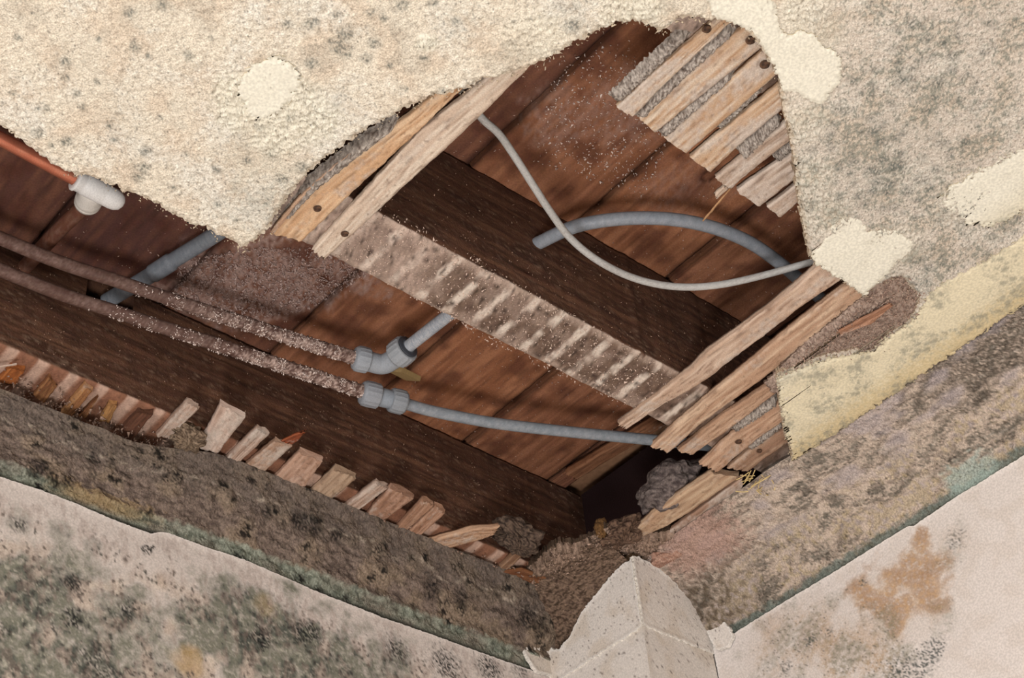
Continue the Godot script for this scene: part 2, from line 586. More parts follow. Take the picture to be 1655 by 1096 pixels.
# --- old plaster left where the cornice came away
func scar_left(u: float, k: float) -> Color:          # u along the wall, k 0 at the wall .. 1 at the ceiling
	var mx := u * 1000.0
	var mk := k * 130.0
	var big := n_big.get_noise_2d(mx * 0.9, mk + 50.0)
	var mid := n_mid.get_noise_2d(mx * 0.6, mk)
	var fine := n_fine.get_noise_2d(mx, mk)
	var far := smoothstep(0.8, 1.25, u)
	var ridge := n_grain.get_noise_2d(mk * 0.8 + big * 14.0, mx * 0.07)
	var c := s(142, 124, 112).lerp(s(92, 79, 71), clampf(mid * 1.1 + ridge * 0.9 + 0.35, 0.0, 1.0))
	c = c.lerp(s(180, 160, 143), clampf(fine * 1.1 + big * 1.0 + ridge * 0.4 - 0.15, 0.0, 0.8))
	c = c.lerp(s(148, 128, 104), clampf(big * 1.2 + far * 0.25, 0.0, 0.45))
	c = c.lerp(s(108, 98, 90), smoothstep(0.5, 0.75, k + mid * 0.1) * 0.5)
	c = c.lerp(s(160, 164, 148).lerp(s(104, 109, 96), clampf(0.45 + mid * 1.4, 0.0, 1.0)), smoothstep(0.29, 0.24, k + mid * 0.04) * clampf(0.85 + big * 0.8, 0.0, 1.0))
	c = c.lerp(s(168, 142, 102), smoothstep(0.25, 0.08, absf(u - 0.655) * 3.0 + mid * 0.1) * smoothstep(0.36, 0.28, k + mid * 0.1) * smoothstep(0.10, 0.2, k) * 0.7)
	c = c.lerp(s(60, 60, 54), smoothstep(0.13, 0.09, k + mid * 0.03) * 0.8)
	c = c.lerp(s(196, 180, 162), smoothstep(0.03, 0.0, absf(k - 0.72 - big * 0.12)) * clampf(0.2 + mid * 1.8, 0.0, 0.7))
	var crack := absf(n_crack.get_noise_2d(mx * 0.35 + mid * 16.0, mk * 0.9 + 130.0))
	c = c.lerp(s(44, 36, 32), smoothstep(0.04, 0.0, crack) * 0.6 * smoothstep(0.3, 0.5, k))
	var ink := blob(black_s, u, COVE - 0.012 + k * 0.124, mid * 0.7 + fine * 0.4, 0.6)
	c = c.lerp(s(28, 26, 24), clampf(ink * (0.7 + fine * 1.4), 0.0, 0.95))
	var holes := n_spot.get_noise_2d(mx * 0.8 + 40.0, mk * 0.9 + 777.0) + 1.0
	c = c.lerp(s(26, 24, 22), smoothstep(0.34, 0.14, holes + fine * 0.3 + mid * 0.2) * clampf(0.1 + big * 2.4, 0.0, 0.95))
	return c

func scar_right(u: float, k: float) -> Color:
	var mx := u * 1000.0
	var mk := k * 140.0
	var big := n_big.get_noise_2d(mx * 0.6 + 400.0, mk * 1.7)
	var mid := n_mid.get_noise_2d(mx * 0.45 + 400.0, mk)
	var mid2 := n_mid.get_noise_2d(mx * 0.9 + 900.0, mk * 0.8)
	var fine := n_fine.get_noise_2d(mx + 400.0, mk)
	var streak := n_grain.get_noise_2d(mk * 0.7 + big * 22.0 + mid2 * 4.0, mx * 0.06 + 50.0)
	var c := s(212, 192, 174).lerp(s(156, 140, 126), clampf(mid * 0.9 + streak * 1.1 + 0.3, 0.0, 1.0))
	c = c.lerp(s(220, 204, 184), clampf(fine * 0.9 + big * 0.8 + mid2 * 0.5 - 0.1, 0.0, 0.75))
	c = c.lerp(s(104, 98, 88), clampf(big * 1.5 + streak * 0.7 + mid2 * 0.5 + fine * 0.9 - 0.12, 0.0, 0.85))
	c = c.lerp(s(96, 86, 76), smoothstep(-0.78, -0.66, u + mid * 0.05) * smoothstep(0.45, 0.75, k + big * 0.4 + mid2 * 0.1) * clampf(0.7 + fine, 0.0, 0.85))
	c = c.lerp(s(206, 196, 182), smoothstep(0.05, 0.0, absf(n_grain.get_noise_2d(mk * 1.2, mx * 0.09))) * 0.35)
	c = c.lerp(s(178, 168, 172), clampf(-big * 1.5 - 0.1, 0.0, 0.5))
	c = c.lerp(s(208, 186, 140), smoothstep(0.35, 0.2, absf(k - 0.25)) * clampf(big * -1.2 + mid2 - 0.05, 0.0, 0.5))
	c = c.lerp(s(192, 156, 140), smoothstep(0.09, 0.03, absf(u + 1.085) + mid * 0.03) * smoothstep(0.5, 0.7, k + mid2 * 0.1) * 0.8)
	c = c.lerp(s(104, 90, 76), smoothstep(-1.02, -1.14, u + mid * 0.05) * clampf(0.6 + mid2, 0.0, 1.0) * smoothstep(0.75, 0.5, k))
	c = c.lerp(s(120, 134, 126).lerp(s(88, 98, 92), clampf(0.5 + mid2 * 1.5, 0.0, 1.0)), smoothstep(0.15, 0.10, k + mid * 0.05) * 0.85)
	c = c.lerp(s(176, 194, 184), smoothstep(0.04, 0.02, absf(u + 0.735) + mid * 0.01) * smoothstep(0.28, 0.2, k + mid * 0.1) * 0.7)
	var cracks := absf(n_crack.get_noise_2d(mx * 0.45 + mid * 18.0, mk * 0.7 + 130.0))
	c = c.lerp(s(58, 48, 41), smoothstep(0.05, 0.0, cracks) * 0.75 * smoothstep(-0.15, 0.15, big + mid2))
	return c

# --- timber
func wood(a: float, across: float, along: float, seed_at: float, pale: Color, tan_: Color, deep: Color) -> Color:
	# across and along in millimetres
	var g := n_grain.get_noise_2d(across * 3.2 + seed_at, along * 0.10 + seed_at)
	var g2 := n_grain.get_noise_2d(across * 0.9 + seed_at * 1.7, along * 0.035)
	var c := tan_.lerp(pale, clampf(g2 * 1.8 + 0.35, 0.0, 1.0))
	c = c.lerp(deep, clampf(g * 1.1 + a, 0.0, 0.75))
	return c

# a length of timber: left and right edges of its underside, squared up to thick above it
func bar(left: PackedVector3Array, right: PackedVector3Array, thick: float, nb: int, ns: int, tint: Callable, wob := 0.0005, jag0 := 0.0, jag1 := 0.0, seed_at := 0.0, origin := Vector3.ZERO, skip = null) -> ArrayMesh:
	var count := left.size()
	var nt := maxi(2, nb / 3)
	var ring := []
	for k in nb: ring.append([float(k) / (nb - 1), 0.0, 0])
	for k in range(1, ns): ring.append([1.0, float(k) / ns, 1])
	for k in nt: ring.append([1.0 - float(k) / (nt - 1), 1.0, 2])
	for k in range(1, ns): ring.append([0.0, 1.0 - float(k) / ns, 3])
	var run := PackedFloat32Array([0.0])
	for i in range(1, count): run.append(run[i - 1] + left[i].distance_to(left[i - 1]) * 1000.0)
	var dir := (left[count - 1] - left[0]).normalized()
	var v := PackedVector3Array()
	var c := PackedColorArray()
	for i in count:
		var f := float(i) / (count - 1)
		var wide := left[i].distance_to(right[i]) * 1000.0
		for q in ring:
			var t: float = q[0]
			var h: float = q[1]
			var p: Vector3 = left[i].lerp(right[i], t)
			p.y += h * thick
			var ac := t * wide + h * thick * 700.0
			if wob > 0.0:
				p.y += wob * (n_grain.get_noise_2d(ac * 2.0 + seed_at, run[i] * 0.12) * 0.9 + n_mid.get_noise_2d(ac + seed_at, run[i] * 0.4) * 0.8) + wob * 1.6 * n_big.get_noise_2d(run[i], seed_at)
				if t < 0.06 or t > 0.94:
					p += (left[i] - right[i]).normalized() * wob * 1.8 * n_mid.get_noise_2d(run[i] * 0.7, seed_at + t * 90.0)
					if h < 0.1: p.y += minf(0.0012, thick * 0.12)
			if jag0 > 0.0: p += dir * jag0 * pow(1.0 - f, 10.0) * (n_grain.get_noise_2d(ac * 3.5 + seed_at, h * 9.0) * 1.6)
			if jag1 > 0.0: p += dir * jag1 * pow(f, 10.0) * (n_grain.get_noise_2d(ac * 3.5 + seed_at + 77.0, h * 9.0) * 1.6)
			v.append(p - origin)
			c.append(tint.call(p, q[2], ac, run[i], f))
	var nr := ring.size()
	var flip := (left[count - 1] - left[0]).cross(right[0] - left[0]).y > 0.0
	return grid(count, nr, func(i, j): return v[i * nr + j], func(i, j): return c[i * nr + j], true, flip, true, skip)

func spread(pts: Array, y: float, count: int) -> PackedVector3Array:
	var w := []
	var run := [0.0]
	for p in pts: w.append(on_y(p[0], p[1], y))
	for k in range(1, w.size()): run.append(run[k - 1] + w[k].distance_to(w[k - 1]))
	var out := PackedVector3Array()
	var at := 0
	for i in count:
		var t: float = run[-1] * i / (count - 1)
		while at < w.size() - 2 and run[at + 1] < t: at += 1
		out.append(w[at].lerp(w[at + 1], clampf((t - run[at]) / maxf(run[at + 1] - run[at], 1e-9), 0.0, 1.0)))
	return out

var lath_seed := 0.0

# a lath from the pixels of its two underside edges; look = [pale, tan, deep, how much plaster film]
func lath(label: String, group: String, left: Array, right: Array, look: Array, y := LATH, thick := 0.008, jag := 0.004, called := "lath") -> MeshInstance3D:
	lath_seed += 137.0
	var sd := lath_seed
	var a := on_y(left[0][0], left[0][1], y)
	var b := on_y(left[-1][0], left[-1][1], y)
	var count := clampi(int(a.distance_to(b) / 0.0022), 10, 190)
	var l := spread(left, y, count)
	var r := spread(right, y, count)
	var origin := (l[count / 2] + r[count / 2]) * 0.5
	var film: float = look[3]
	var tint := func(p: Vector3, face: int, ac: float, al: float, _f: float) -> Color:
		var c := wood(-0.05, ac, al, sd, look[0], look[1], look[2])
		if face == 0:
			var k := clampf(n_big.get_noise_2d(ac * 1.2 + sd, al * 0.5) * 1.6 + n_mid.get_noise_2d(ac + sd, al) * 0.7 + film * 1.6 - 0.75, 0.0, 0.85)
			c = c.lerp(s(188, 174, 162) * (1.0 + n_fine.get_noise_3d(p.x * 1000.0, p.z * 1000.0, sd) * 0.25), k)
			var crack := n_grain.get_noise_2d(ac * 1.4 + sd + 900.0, al * 0.03)
			c = c.lerp(s(84, 58, 42), smoothstep(0.045, 0.0, absf(crack)) * 0.45)
		return c
	var o := put(called, bar(l, r, thick, 14, 3, tint, 0.0005, jag, jag, sd, origin), M.wood, self, origin)
	tag(o, label, "lath", group)
	return o

func nail(px: float, py: float, y: float, r: float, parent: Node3D) -> void:
	var p := on_y(px, py, y)
	var rust := func(i, j): return s(104, 76, 58).lerp(s(54, 40, 33), 0.5 + 0.5 * sin(i * 2.0 + j))
	var prof := [[0.0, r * 0.55], [0.0006, r * 0.9], [0.0014, r], [0.0022, r * 0.75], [0.006, r * 0.4]]
	var sp := func(i: int, j: int) -> Vector3:
		var a := TAU * j / 14.0
		var q: float = prof[i][1] * (1.0 + 0.15 * n_mid.get_noise_2d(px + j * 5.0, py))
		return Vector3(cos(a) * q, -0.0024 + prof[i][0], sin(a) * q)
	put("nail_head", grid(5, 14, sp, rust, true, false, true), M.metal_rust, parent, p - parent.position)

func scatter(called: String, parent: Node, places: Array, color: Color, size: float, label := "", category := "", flat := false) -> void:
	var mm := MultiMesh.new()
	mm.transform_format = MultiMesh.TRANSFORM_3D
	mm.mesh = chip(size)
	mm.instance_count = places.size()
	for k in places.size():
		var b := Basis.from_euler(Vector3(rng.randf() * TAU, rng.randf() * TAU, rng.randf() * TAU)) * Basis.from_scale(Vector3(rng.randf_range(0.4, 1.0), rng.randf_range(0.3, 0.7), rng.randf_range(0.5, 2.0)) * rng.randf_range(0.5, 1.25))
		mm.set_instance_transform(k, Transform3D(b, places[k]))
	var o := MultiMeshInstance3D.new()
	o.multimesh = mm
	var m := StandardMaterial3D.new()
	m.albedo_color = color.linear_to_srgb()
	m.roughness = 0.95
	o.material_override = m
	o.name = numbered(called) if parent == self else called
	tag(o, label, category, "", "stuff")
	parent.add_child(o, true)

func chip(size: float) -> ArrayMesh:
	var v := [Vector3(-1, -0.6, -0.7), Vector3(0.9, -0.7, -0.6), Vector3(0.1, -0.5, 1.0), Vector3(0.1, 0.9, 0.0)]
	var st := SurfaceTool.new()
	st.begin(Mesh.PRIMITIVE_TRIANGLES)
	for f in [[0, 1, 3], [1, 2, 3], [2, 0, 3], [0, 2, 1]]:
		for k in [0, 2, 1]: st.add_vertex(v[f[k]] * size)
	st.generate_normals()
	return st.commit()

func in_poly(poly: PackedVector2Array, count: int, y0: float, y1: float) -> Array:
	var lo := poly[0]
	var hi := poly[0]
	for p in poly:
		lo = lo.min(p); hi = hi.max(p)
	var out := []
	var tries := 0
	while out.size() < count and tries < count * 30:
		tries += 1
		var p := Vector2(rng.randf_range(lo.x, hi.x), rng.randf_range(lo.y, hi.y))
		if Geometry2D.is_point_in_polygon(p, poly): out.append(Vector3(p.x, rng.randf_range(y0, y1), p.y))
	return out

func setup_noise() -> void:
	for q in [[n_big, 1.0 / 60.0, 3, 11], [n_mid, 1.0 / 9.0, 3, 12], [n_fine, 1.0 / 3.4, 2, 13], [n_crack, 1.0 / 14.0, 2, 14], [n_grain, 1.0 / 6.0, 2, 15]]:
		var n: FastNoiseLite = q[0]
		n.noise_type = FastNoiseLite.TYPE_SIMPLEX_SMOOTH
		n.frequency = q[1]
		n.fractal_type = FastNoiseLite.FRACTAL_FBM
		n.fractal_octaves = q[2]
		n.seed = q[3]
	n_spot.noise_type = FastNoiseLite.TYPE_CELLULAR
	n_spot.frequency = 1.0 / 17.0
	n_spot.fractal_type = FastNoiseLite.FRACTAL_NONE
	n_spot.cellular_return_type = FastNoiseLite.RETURN_DISTANCE
	n_spot.cellular_jitter = 1.0
	n_spot.domain_warp_enabled = false
	n_spot.seed = 16

func setup_materials() -> void:
	var grit := speckle(FastNoiseLite.TYPE_SIMPLEX, 0.09, 0.62, 1.0, 3)
	var relief := speckle(FastNoiseLite.TYPE_SIMPLEX, 0.05, 0.0, 1.0, 4, 4)
	var grit_light := speckle(FastNoiseLite.TYPE_SIMPLEX, 0.11, 0.74, 1.0, 9)
	var soft := speckle(FastNoiseLite.TYPE_SIMPLEX, 0.06, 0.86, 1.0, 5)
	M.plaster = mat(0.95, 0.10, grit_light, relief, 7.0)
	M.smooth = mat(0.8, 0.006, soft, relief, 7.0)
	M.mortar = mat(0.97, 0.12, grit, relief, 7.0)
	M.paint = mat(0.75, 0.012, soft, relief, 8.0)
	M.wood = mat(0.85, 0.03, soft, relief, 12.0)
	M.dark_wood = mat(0.85, 0.04, soft, relief, 9.0)
	M.plastic = mat(0.42, 0.004, soft, relief, 12.0)
	M.metal_rust = mat(0.8, 0.03, soft, relief, 30.0)
	var cu := mat(0.38, 0.004, soft, relief, 14.0)
	cu.metallic = 0.55
	cu.metallic_specular = 0.5
	M.copper = cu
	M.dull_copper = mat(0.6, 0.01, soft, relief, 14.0)
	var g := StandardMaterial3D.new()
	g.albedo_color = Color(0.9, 0.95, 0.95, 0.06)
	g.transparency = BaseMaterial3D.TRANSPARENCY_ALPHA
	g.roughness = 0.02
	M.glass = g
	M.plain = mat(0.85, 0.02, soft, relief, 3.0)
	var lit := StandardMaterial3D.new()
	lit.albedo_color = Color(0.9, 0.9, 0.88)
	lit.emission_enabled = true
	lit.emission = Color(1.0, 0.97, 0.93)
	lit.emission_energy_multiplier = 2.0
	M.lamp = lit

func _ready() -> void:
	# ---------------- camera
	var cam := Camera3D.new()
	cam.name = "camera"
	add_child(cam)
	cam.transform = Transform3D(Basis(RIGHT, -DOWN, -FWD).orthonormalized(), EYE)
	cam.fov = rad_to_deg(2.0 * atan(548.0 / LENS))
	cam.near = 0.02
	cam.current = true
	# ---------------- sky, light and exposure
	var sky_m := ProceduralSkyMaterial.new()
	sky_m.sky_top_color = Color(0.62, 0.70, 0.82)
	sky_m.sky_horizon_color = Color(0.86, 0.88, 0.90)
	sky_m.ground_bottom_color = Color(0.45, 0.44, 0.42)
	sky_m.ground_horizon_color = Color(0.7, 0.7, 0.7)
	var sky := Sky.new()
	sky.sky_material = sky_m
	var env := Environment.new()
	env.background_mode = Environment.BG_SKY
	env.sky = sky
	env.ambient_light_source = Environment.AMBIENT_SOURCE_DISABLED
	env.tonemap_mode = Environment.TONE_MAPPER_LINEAR
	env.tonemap_exposure = 1.0
	env.sdfgi_enabled = true
	env.ssao_enabled = true
	env.ssil_enabled = true
	var we := WorldEnvironment.new()
	we.name = "world_environment"
	we.environment = env
	add_child(we)
	var day := AreaLight3D.new()                      # daylight from the out of view window, placed to light the walls
	day.name = "unseen_window_daylight"
	day.area_size = Vector2(1.5, 1.3)
	day.light_color = Color(1.0, 0.99, 0.985)
	day.light_energy = 7.0
	day.light_size = 0.5
	day.shadow_enabled = true
	day.transform = Transform3D(Basis(Vector3(0, 0, 1), Vector3.UP, Vector3(-1, 0, 0)), Vector3(-1.98, 1.55, 0.55))
	add_child(day)
	setup_noise()
	setup_materials()
	unseen_floor_lamp(Vector3(-0.25, 0.0, 0.0), Vector3(1.0, 2.8, -0.75))
	rng.seed = 71
	room()
	cavity()
	pipes()
	plaster()
	laths()
	walls()
	crumbs()

func unseen_floor_lamp(at: Vector3, aim: Vector3) -> void:  # lamp out of view, placed to light the ceiling hole from below
	var t := thing("unseen_floor_lamp", "unseen square floor lamp, out of view, placed to light the broken ceiling from below", "lamp", at)
	var head := at + Vector3(0, 0.40, 0)
	var back := (head - aim).normalized()                   # the light looks along -back
	var x := Vector3.UP.cross(back).normalized()
	var turn := Basis(x, back.cross(x), back)
	var dark := Color(0.05, 0.05, 0.05)
	put("housing", boxes([[Vector3(-0.29, -0.29, 0.005), Vector3(0.29, 0.29, 0.05)], [Vector3(-0.29, -0.29, -0.02), Vector3(-0.26, 0.29, 0.005)], [Vector3(0.26, -0.29, -0.02), Vector3(0.29, 0.29, 0.005)], [Vector3(-0.26, 0.26, -0.02), Vector3(0.26, 0.29, 0.005)], [Vector3(-0.26, -0.29, -0.02), Vector3(0.26, -0.26, 0.005)]], dark), M.plain, t, head - at, turn)
	put("lamp_panel", boxes([[Vector3(-0.26, -0.26, -0.002), Vector3(0.26, 0.26, 0.005)]]), M.lamp, t, head - at, turn)
	for k in [-1.0, 1.0]:
		put("leg", boxes([[Vector3(k * 0.31 - 0.012, 0.0, -0.22), Vector3(k * 0.31 + 0.012, 0.025, 0.22)], [Vector3(k * 0.31 - 0.012, 0.025, -0.012), Vector3(k * 0.31 + 0.012, 0.42, 0.012)]], dark), M.plain, t)
	var l := AreaLight3D.new()
	l.name = "unseen_floor_lamp_glow"
	l.area_size = Vector2(0.5, 0.5)
	l.light_color = Color(1.0, 0.99, 0.985)
	l.light_energy = 4.4
	l.light_size = 0.5
	l.area_range = 8.0
	l.area_attenuation = 2.0
	l.shadow_enabled = true
	l.transform = Transform3D(turn, head - back * 0.006)
	add_child(l)

func room() -> void:
	var white := Color(0.68, 0.62, 0.57)
	struct("floor", boxes([[Vector3(-2.1, -0.12, -1.45), Vector3(1.56, 0.0, 2.3)]], s(168, 160, 150)), M.plain, "bare boarded floor of the room under the broken ceiling", "floor")
	# walls; their painted faces in view are built in walls()
	struct("wall_left", boxes([[Vector3(-2.1, 0.0, -1.46), Vector3(1.56, 2.2, WZ)], [Vector3(-2.1, 2.2, -1.46), Vector3(-0.2, 2.96, WZ)], [Vector3(-0.2, 2.2, -1.46), Vector3(1.56, 2.96, WZ - 0.006)]], white), M.paint, "mould-stained pinkish white wall along the lower left below the broken ceiling", "wall")
	struct("wall_right", boxes([[Vector3(WX, 0.0, -1.34), Vector3(1.56, 2.2, 2.3)], [Vector3(WX, 2.2, 0.05), Vector3(1.56, 2.96, 2.3)], [Vector3(WX + 0.006, 2.2, -1.34), Vector3(1.56, 2.96, 0.05)]], white), M.paint, "white wall at the lower right with a large amber damp stain", "wall")
	struct("wall_front", boxes([[Vector3(-2.1, 0.0, 2.2), Vector3(1.56, 2.96, 2.32)]], white), M.plain, "plain wall behind the camera facing the mouldy left wall", "wall")
	struct("wall_back", boxes([[Vector3(-2.12, 0, -1.46), Vector3(-2.0, 2.96, -0.25)], [Vector3(-2.12, 0, 1.35), Vector3(-2.0, 2.96, 2.32)], [Vector3(-2.12, 0, -0.25), Vector3(-2.0, 0.85, 1.35)], [Vector3(-2.12, 2.25, -0.25), Vector3(-2.0, 2.96, 1.35)]], white), M.plain, "wall with the unseen window, facing the amber stained wall", "wall")
	var w := Node3D.new()
	w.name = "window_1"  # window out of view, placed where its daylight reaches the walls
	add_child(w)
	tag(w, "unseen white framed window, out of view, placed to light the amber stained wall", "window", "", "structure")
	put("window_frame", boxes([[Vector3(-2.08, 0.85, -0.25), Vector3(-2.03, 0.91, 1.35)], [Vector3(-2.08, 2.19, -0.25), Vector3(-2.03, 2.25, 1.35)], [Vector3(-2.08, 0.91, -0.25), Vector3(-2.03, 2.19, -0.19)], [Vector3(-2.08, 0.91, 1.29), Vector3(-2.03, 2.19, 1.35)], [Vector3(-2.08, 0.91, 0.53), Vector3(-2.03, 2.19, 0.57)]], Color(0.8, 0.8, 0.78)), M.plain, w)
	for k in 2: put("pane", boxes([[Vector3(-2.058, 0.91, -0.19 + 0.76 * k), Vector3(-2.052, 2.19, 0.53 + 0.76 * k)]]), M.glass, w)

func cavity() -> void:
	# floorboards of the storey above, seen from below
	var deck := Node3D.new()
	deck.name = "ceiling_floorboards"
	add_child(deck)
	tag(deck, "reddish brown floorboards of the storey above, seen through the hole", "floorboards", "", "structure")
	var dusty := blobs_y([[440, 450, 110, 1.0], [340, 470, 80, 0.9], [560, 430, 80, 0.7], [330, 430, 60, 0.6], [1000, 180, 90, 0.35], [900, 200, 70, 0.35], [1100, 300, 70, 0.25]], DECK)
	var knot := on_y(1146, 285, DECK)
	var edges := [-0.02, 0.19, 0.345, 0.505, 0.672, 0.829, 0.985, 1.139, 1.292, 1.3325]
	for k in edges.size() - 1:
		var gap: float = [0.003, 0.003, 0.003, 0.0035, 0.003, 0.004, 0.0065, 0.009, 0.003][k]
		var xa: float = edges[k] + gap
		var xb: float = edges[k + 1]
		if k == 8: xb = 1.328
		var up := DECK + [0.0, 0.0006, -0.0012, 0.0, 0.0018, -0.0008, 0.0012, 0.0004, 0.003][k] as float
		var l := PackedVector3Array()
		var r := PackedVector3Array()
		for i in 240:
			var z := lerpf(-1.42, -0.22, i / 239.0)
			l.append(Vector3(xa, up, z)); r.append(Vector3(xb, up, z))
		var sd := 300.0 + k * 91.0
		var warm: float = [0.0, 0.0, -0.45, -0.6, -0.15, 0.55, 0.85, 0.45, 0.1][k]
		var pale := s(136, 92, 70).lerp(s(172, 118, 86), warm)
		var tan_ := s(116, 76, 58).lerp(s(150, 98, 68), warm)
		var deep := s(86, 56, 44).lerp(s(112, 72, 52), warm)
		var tint := func(p: Vector3, _face: int, ac: float, al: float, _f: float) -> Color:
			var c := wood(-0.12, ac * 0.55, al * 0.8, sd, pale, tan_, deep)
			var m := n_big.get_noise_2d(p.x * 900.0, p.z * 900.0)
			c = c.lerp(s(78, 44, 34), clampf(m * 1.4 - 0.05, 0.0, 0.6))
			var du := blob(dusty, p.x, p.z, m * 0.8)
			var f := n_fine.get_noise_2d(p.x * 1000.0, p.z * 1000.0)
			c = c.lerp(s(168, 142, 132), clampf(du * (0.55 + f * 1.2), 0.0, 0.85))
			var kn := Vector2(p.x - knot.x, (p.z - knot.z) * 0.8).length() * 1000.0 + n_mid.get_noise_2d(p.x * 900.0, p.z * 900.0) * 2.0
			c = c.lerp(s(58, 32, 24), smoothstep(2.2, 0.6, absf(kn - 8.0)) * 0.8)
			c = c.lerp(s(40, 24, 18), smoothstep(6.0, 1.0, minf(ac, (xb - xa) * 1000.0 - ac)) * 0.6)
			return c
		var origin := Vector3((xa + xb) / 2.0, DECK, -0.8)
		put("plank", bar(l, r, 0.02, 44, 3, tint, 0.0005, 0.0, 0.0, sd, origin), M.dark_wood, deck, origin)
	# the rest of the storey above, closed over
	struct("ceiling_slab", boxes([[Vector3(-2.1, 2.71, -1.46), Vector3(0.04, 2.96, 2.3)], [Vector3(0.04, 2.71, -0.22), Vector3(1.56, 2.96, 2.3)], [Vector3(0.04, 2.902, -1.46), Vector3(1.56, 2.96, -0.22)]], s(160, 120, 90)), M.plain, "floor structure closed over above the sound ceiling", "ceiling")
	# joists
	var stripes := [s(190, 172, 158), s(120, 98, 84)]
	var long_tint := func(p: Vector3, face: int, ac: float, al: float, sd: float, film: float) -> Color:
		var h := (p.y - JOIST) * 1000.0
		var q := ac if face == 0 else h
		var c := wood(0.12, q * 0.7, al * 0.5, sd, s(108, 76, 58), s(86, 58, 44), s(56, 38, 29))
		var m := n_big.get_noise_2d(p.x * 700.0, q * 2.2 + sd)
		c = c.lerp(s(66, 44, 34), clampf(m * 1.6, 0.0, 0.7))
		c = c.lerp(s(150, 124, 104), clampf(n_fine.get_noise_2d(p.x * 220.0, q) * 1.2 - 0.25 + film * smoothstep(60.0, 0.0, h), 0.0, 0.6) * (0.4 + m))
		return c
	var mid_tint := func(p: Vector3, face: int, ac: float, al: float, _f: float) -> Color:
		var c: Color = long_tint.call(p, face, ac, al, 40.0, 0.15)
		if face == 0 and ac <= 77.0:
			var x := p.x * 1000.0
			var n := n_mid.get_noise_2d(x, ac)
			var f := n_fine.get_noise_2d(x, ac)
			var base := s(116, 95, 82).lerp(s(84, 66, 56), clampf(n * 1.3 + 0.3, 0.0, 1.0))
			var ph := fposmod(x + 4.0 + n_mid.get_noise_2d(ac * 0.5, x * 0.2) * 4.0, 36.5)
			var line := smoothstep(0.0, 2.5, ph) * smoothstep(12.5, 9.5, ph)
			var strong := clampf(0.85 + n_big.get_noise_2d(x * 1.3, ac * 2.0) * 1.9, 0.0, 1.0)
			c = base.lerp(s(214, 200, 186), clampf(line * strong * (1.0 + f * 0.4), 0.0, 0.97))
			var rim := maxf(smoothstep(9.0, 2.0, ac + n * 8.0), smoothstep(66.0, 74.0, ac + n * 10.0))
			c = c.lerp(s(188, 166, 150) * (1.0 + f * 0.3), rim * 0.6)
			var film := smoothstep(-0.05, 0.2, n_big.get_noise_2d(x * 0.9 + 60.0, ac)) * 0.3 + smoothstep(850.0, 740.0, x) * 0.45
			c = c.lerp(s(182, 160, 146) * (1.0 + f * 0.5 + n * 0.4), clampf(film, 0.0, 0.85))
			c = c.lerp(s(52, 40, 34), smoothstep(0.34, 0.5, n_mid.get_noise_2d(x * 0.7 + 77.0, ac * 0.8)) * 0.8)
		return c
	joist("dark timber joist crossing the hole, pale plaster stripes on its underside", -0.958, -0.882, 0.02, 1.44, mid_tint)
	var left_tint := func(p: Vector3, face: int, ac: float, al: float, _f: float) -> Color:
		var c: Color = long_tint.call(p, face, ac, al, 210.0, 0.35)
		if face == 0:
			var x := p.x * 1000.0
			var ph := fposmod(x + 6.0, 36.0)
			var line := smoothstep(0.0, 3.0, ph) * smoothstep(16.0, 12.0, ph)
			c = s(132, 92, 72).lerp(s(190, 160, 142), line * 0.85) * (1.0 + n_mid.get_noise_2d(x, ac) * 0.4)
		return c
	var notch := func(i: int, j: int) -> bool:
		var x := lerpf(0.02, 1.436, i / 499.0)
		return x > 0.578 and x < 0.636 and j >= 54 and j < 67
	joist("dark brown joist beside the mouldy left wall, notched for a grey pipe", -1.345, -1.272, 0.02, 1.436, left_tint, notch)
	joist("joist half hidden above the laths at the top of the hole", -0.54, -0.465, 0.06, 1.436, mid_tint)
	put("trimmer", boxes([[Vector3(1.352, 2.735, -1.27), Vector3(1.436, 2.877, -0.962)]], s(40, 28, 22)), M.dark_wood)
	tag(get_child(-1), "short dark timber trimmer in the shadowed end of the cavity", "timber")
	# a batten lying across the gap near the end of the boards
	lath("brown batten lying high in the dark end of the cavity", "", [[915, 768], [1000, 716], [1060, 680]], [[934, 776], [1018, 724], [1078, 688]], [s(150, 106, 78), s(130, 88, 62), s(90, 58, 42), 0.1], 2.862, 0.012, 0.002, "batten")

func joist(label: String, z0: float, z1: float, x0: float, x1: float, tint: Callable, skip = null) -> void:
	var l := PackedVector3Array()
	var r := PackedVector3Array()
	for i in 500:
		var x := lerpf(x0, x1, i / 499.0)
		l.append(Vector3(x, JOIST, z0 + 0.0014 * n_big.get_noise_2d(x * 1400.0, z0 * 900.0))); r.append(Vector3(x, JOIST, z1 + 0.0014 * n_big.get_noise_2d(x * 1400.0, z1 * 900.0)))
	var origin := Vector3((x0 + x1) / 2.0, JOIST, (z0 + z1) / 2.0)
	var o := put("joist", bar(l, r, DECK - JOIST - 0.0005, 14, 56, tint, 0.0003, 0.0, 0.0, z0 * 1000.0, origin, skip), M.dark_wood, self, origin)
	tag(o, label, "joist")

# ------------------------------------------------------------------ pipes and cable

func dusty_tint(base: Color, dust: Color, amount: Callable, sd: float, mm := 420.0) -> Callable:
	return func(t: float, a: float) -> Color:
		var f := n_fine.get_noise_2d(t * mm + sd, a * 7.0)
		var m := n_mid.get_noise_2d(t * mm + sd, a * 5.0)
		var b := n_big.get_noise_2d(t * mm + sd, a * 7.0)
		return (base * (1.0 + m * 0.18)).lerp(dust, clampf(amount.call(t) * (0.45 + f * 1.6 + m * 1.2 + b * 0.8), 0.0, 0.92))

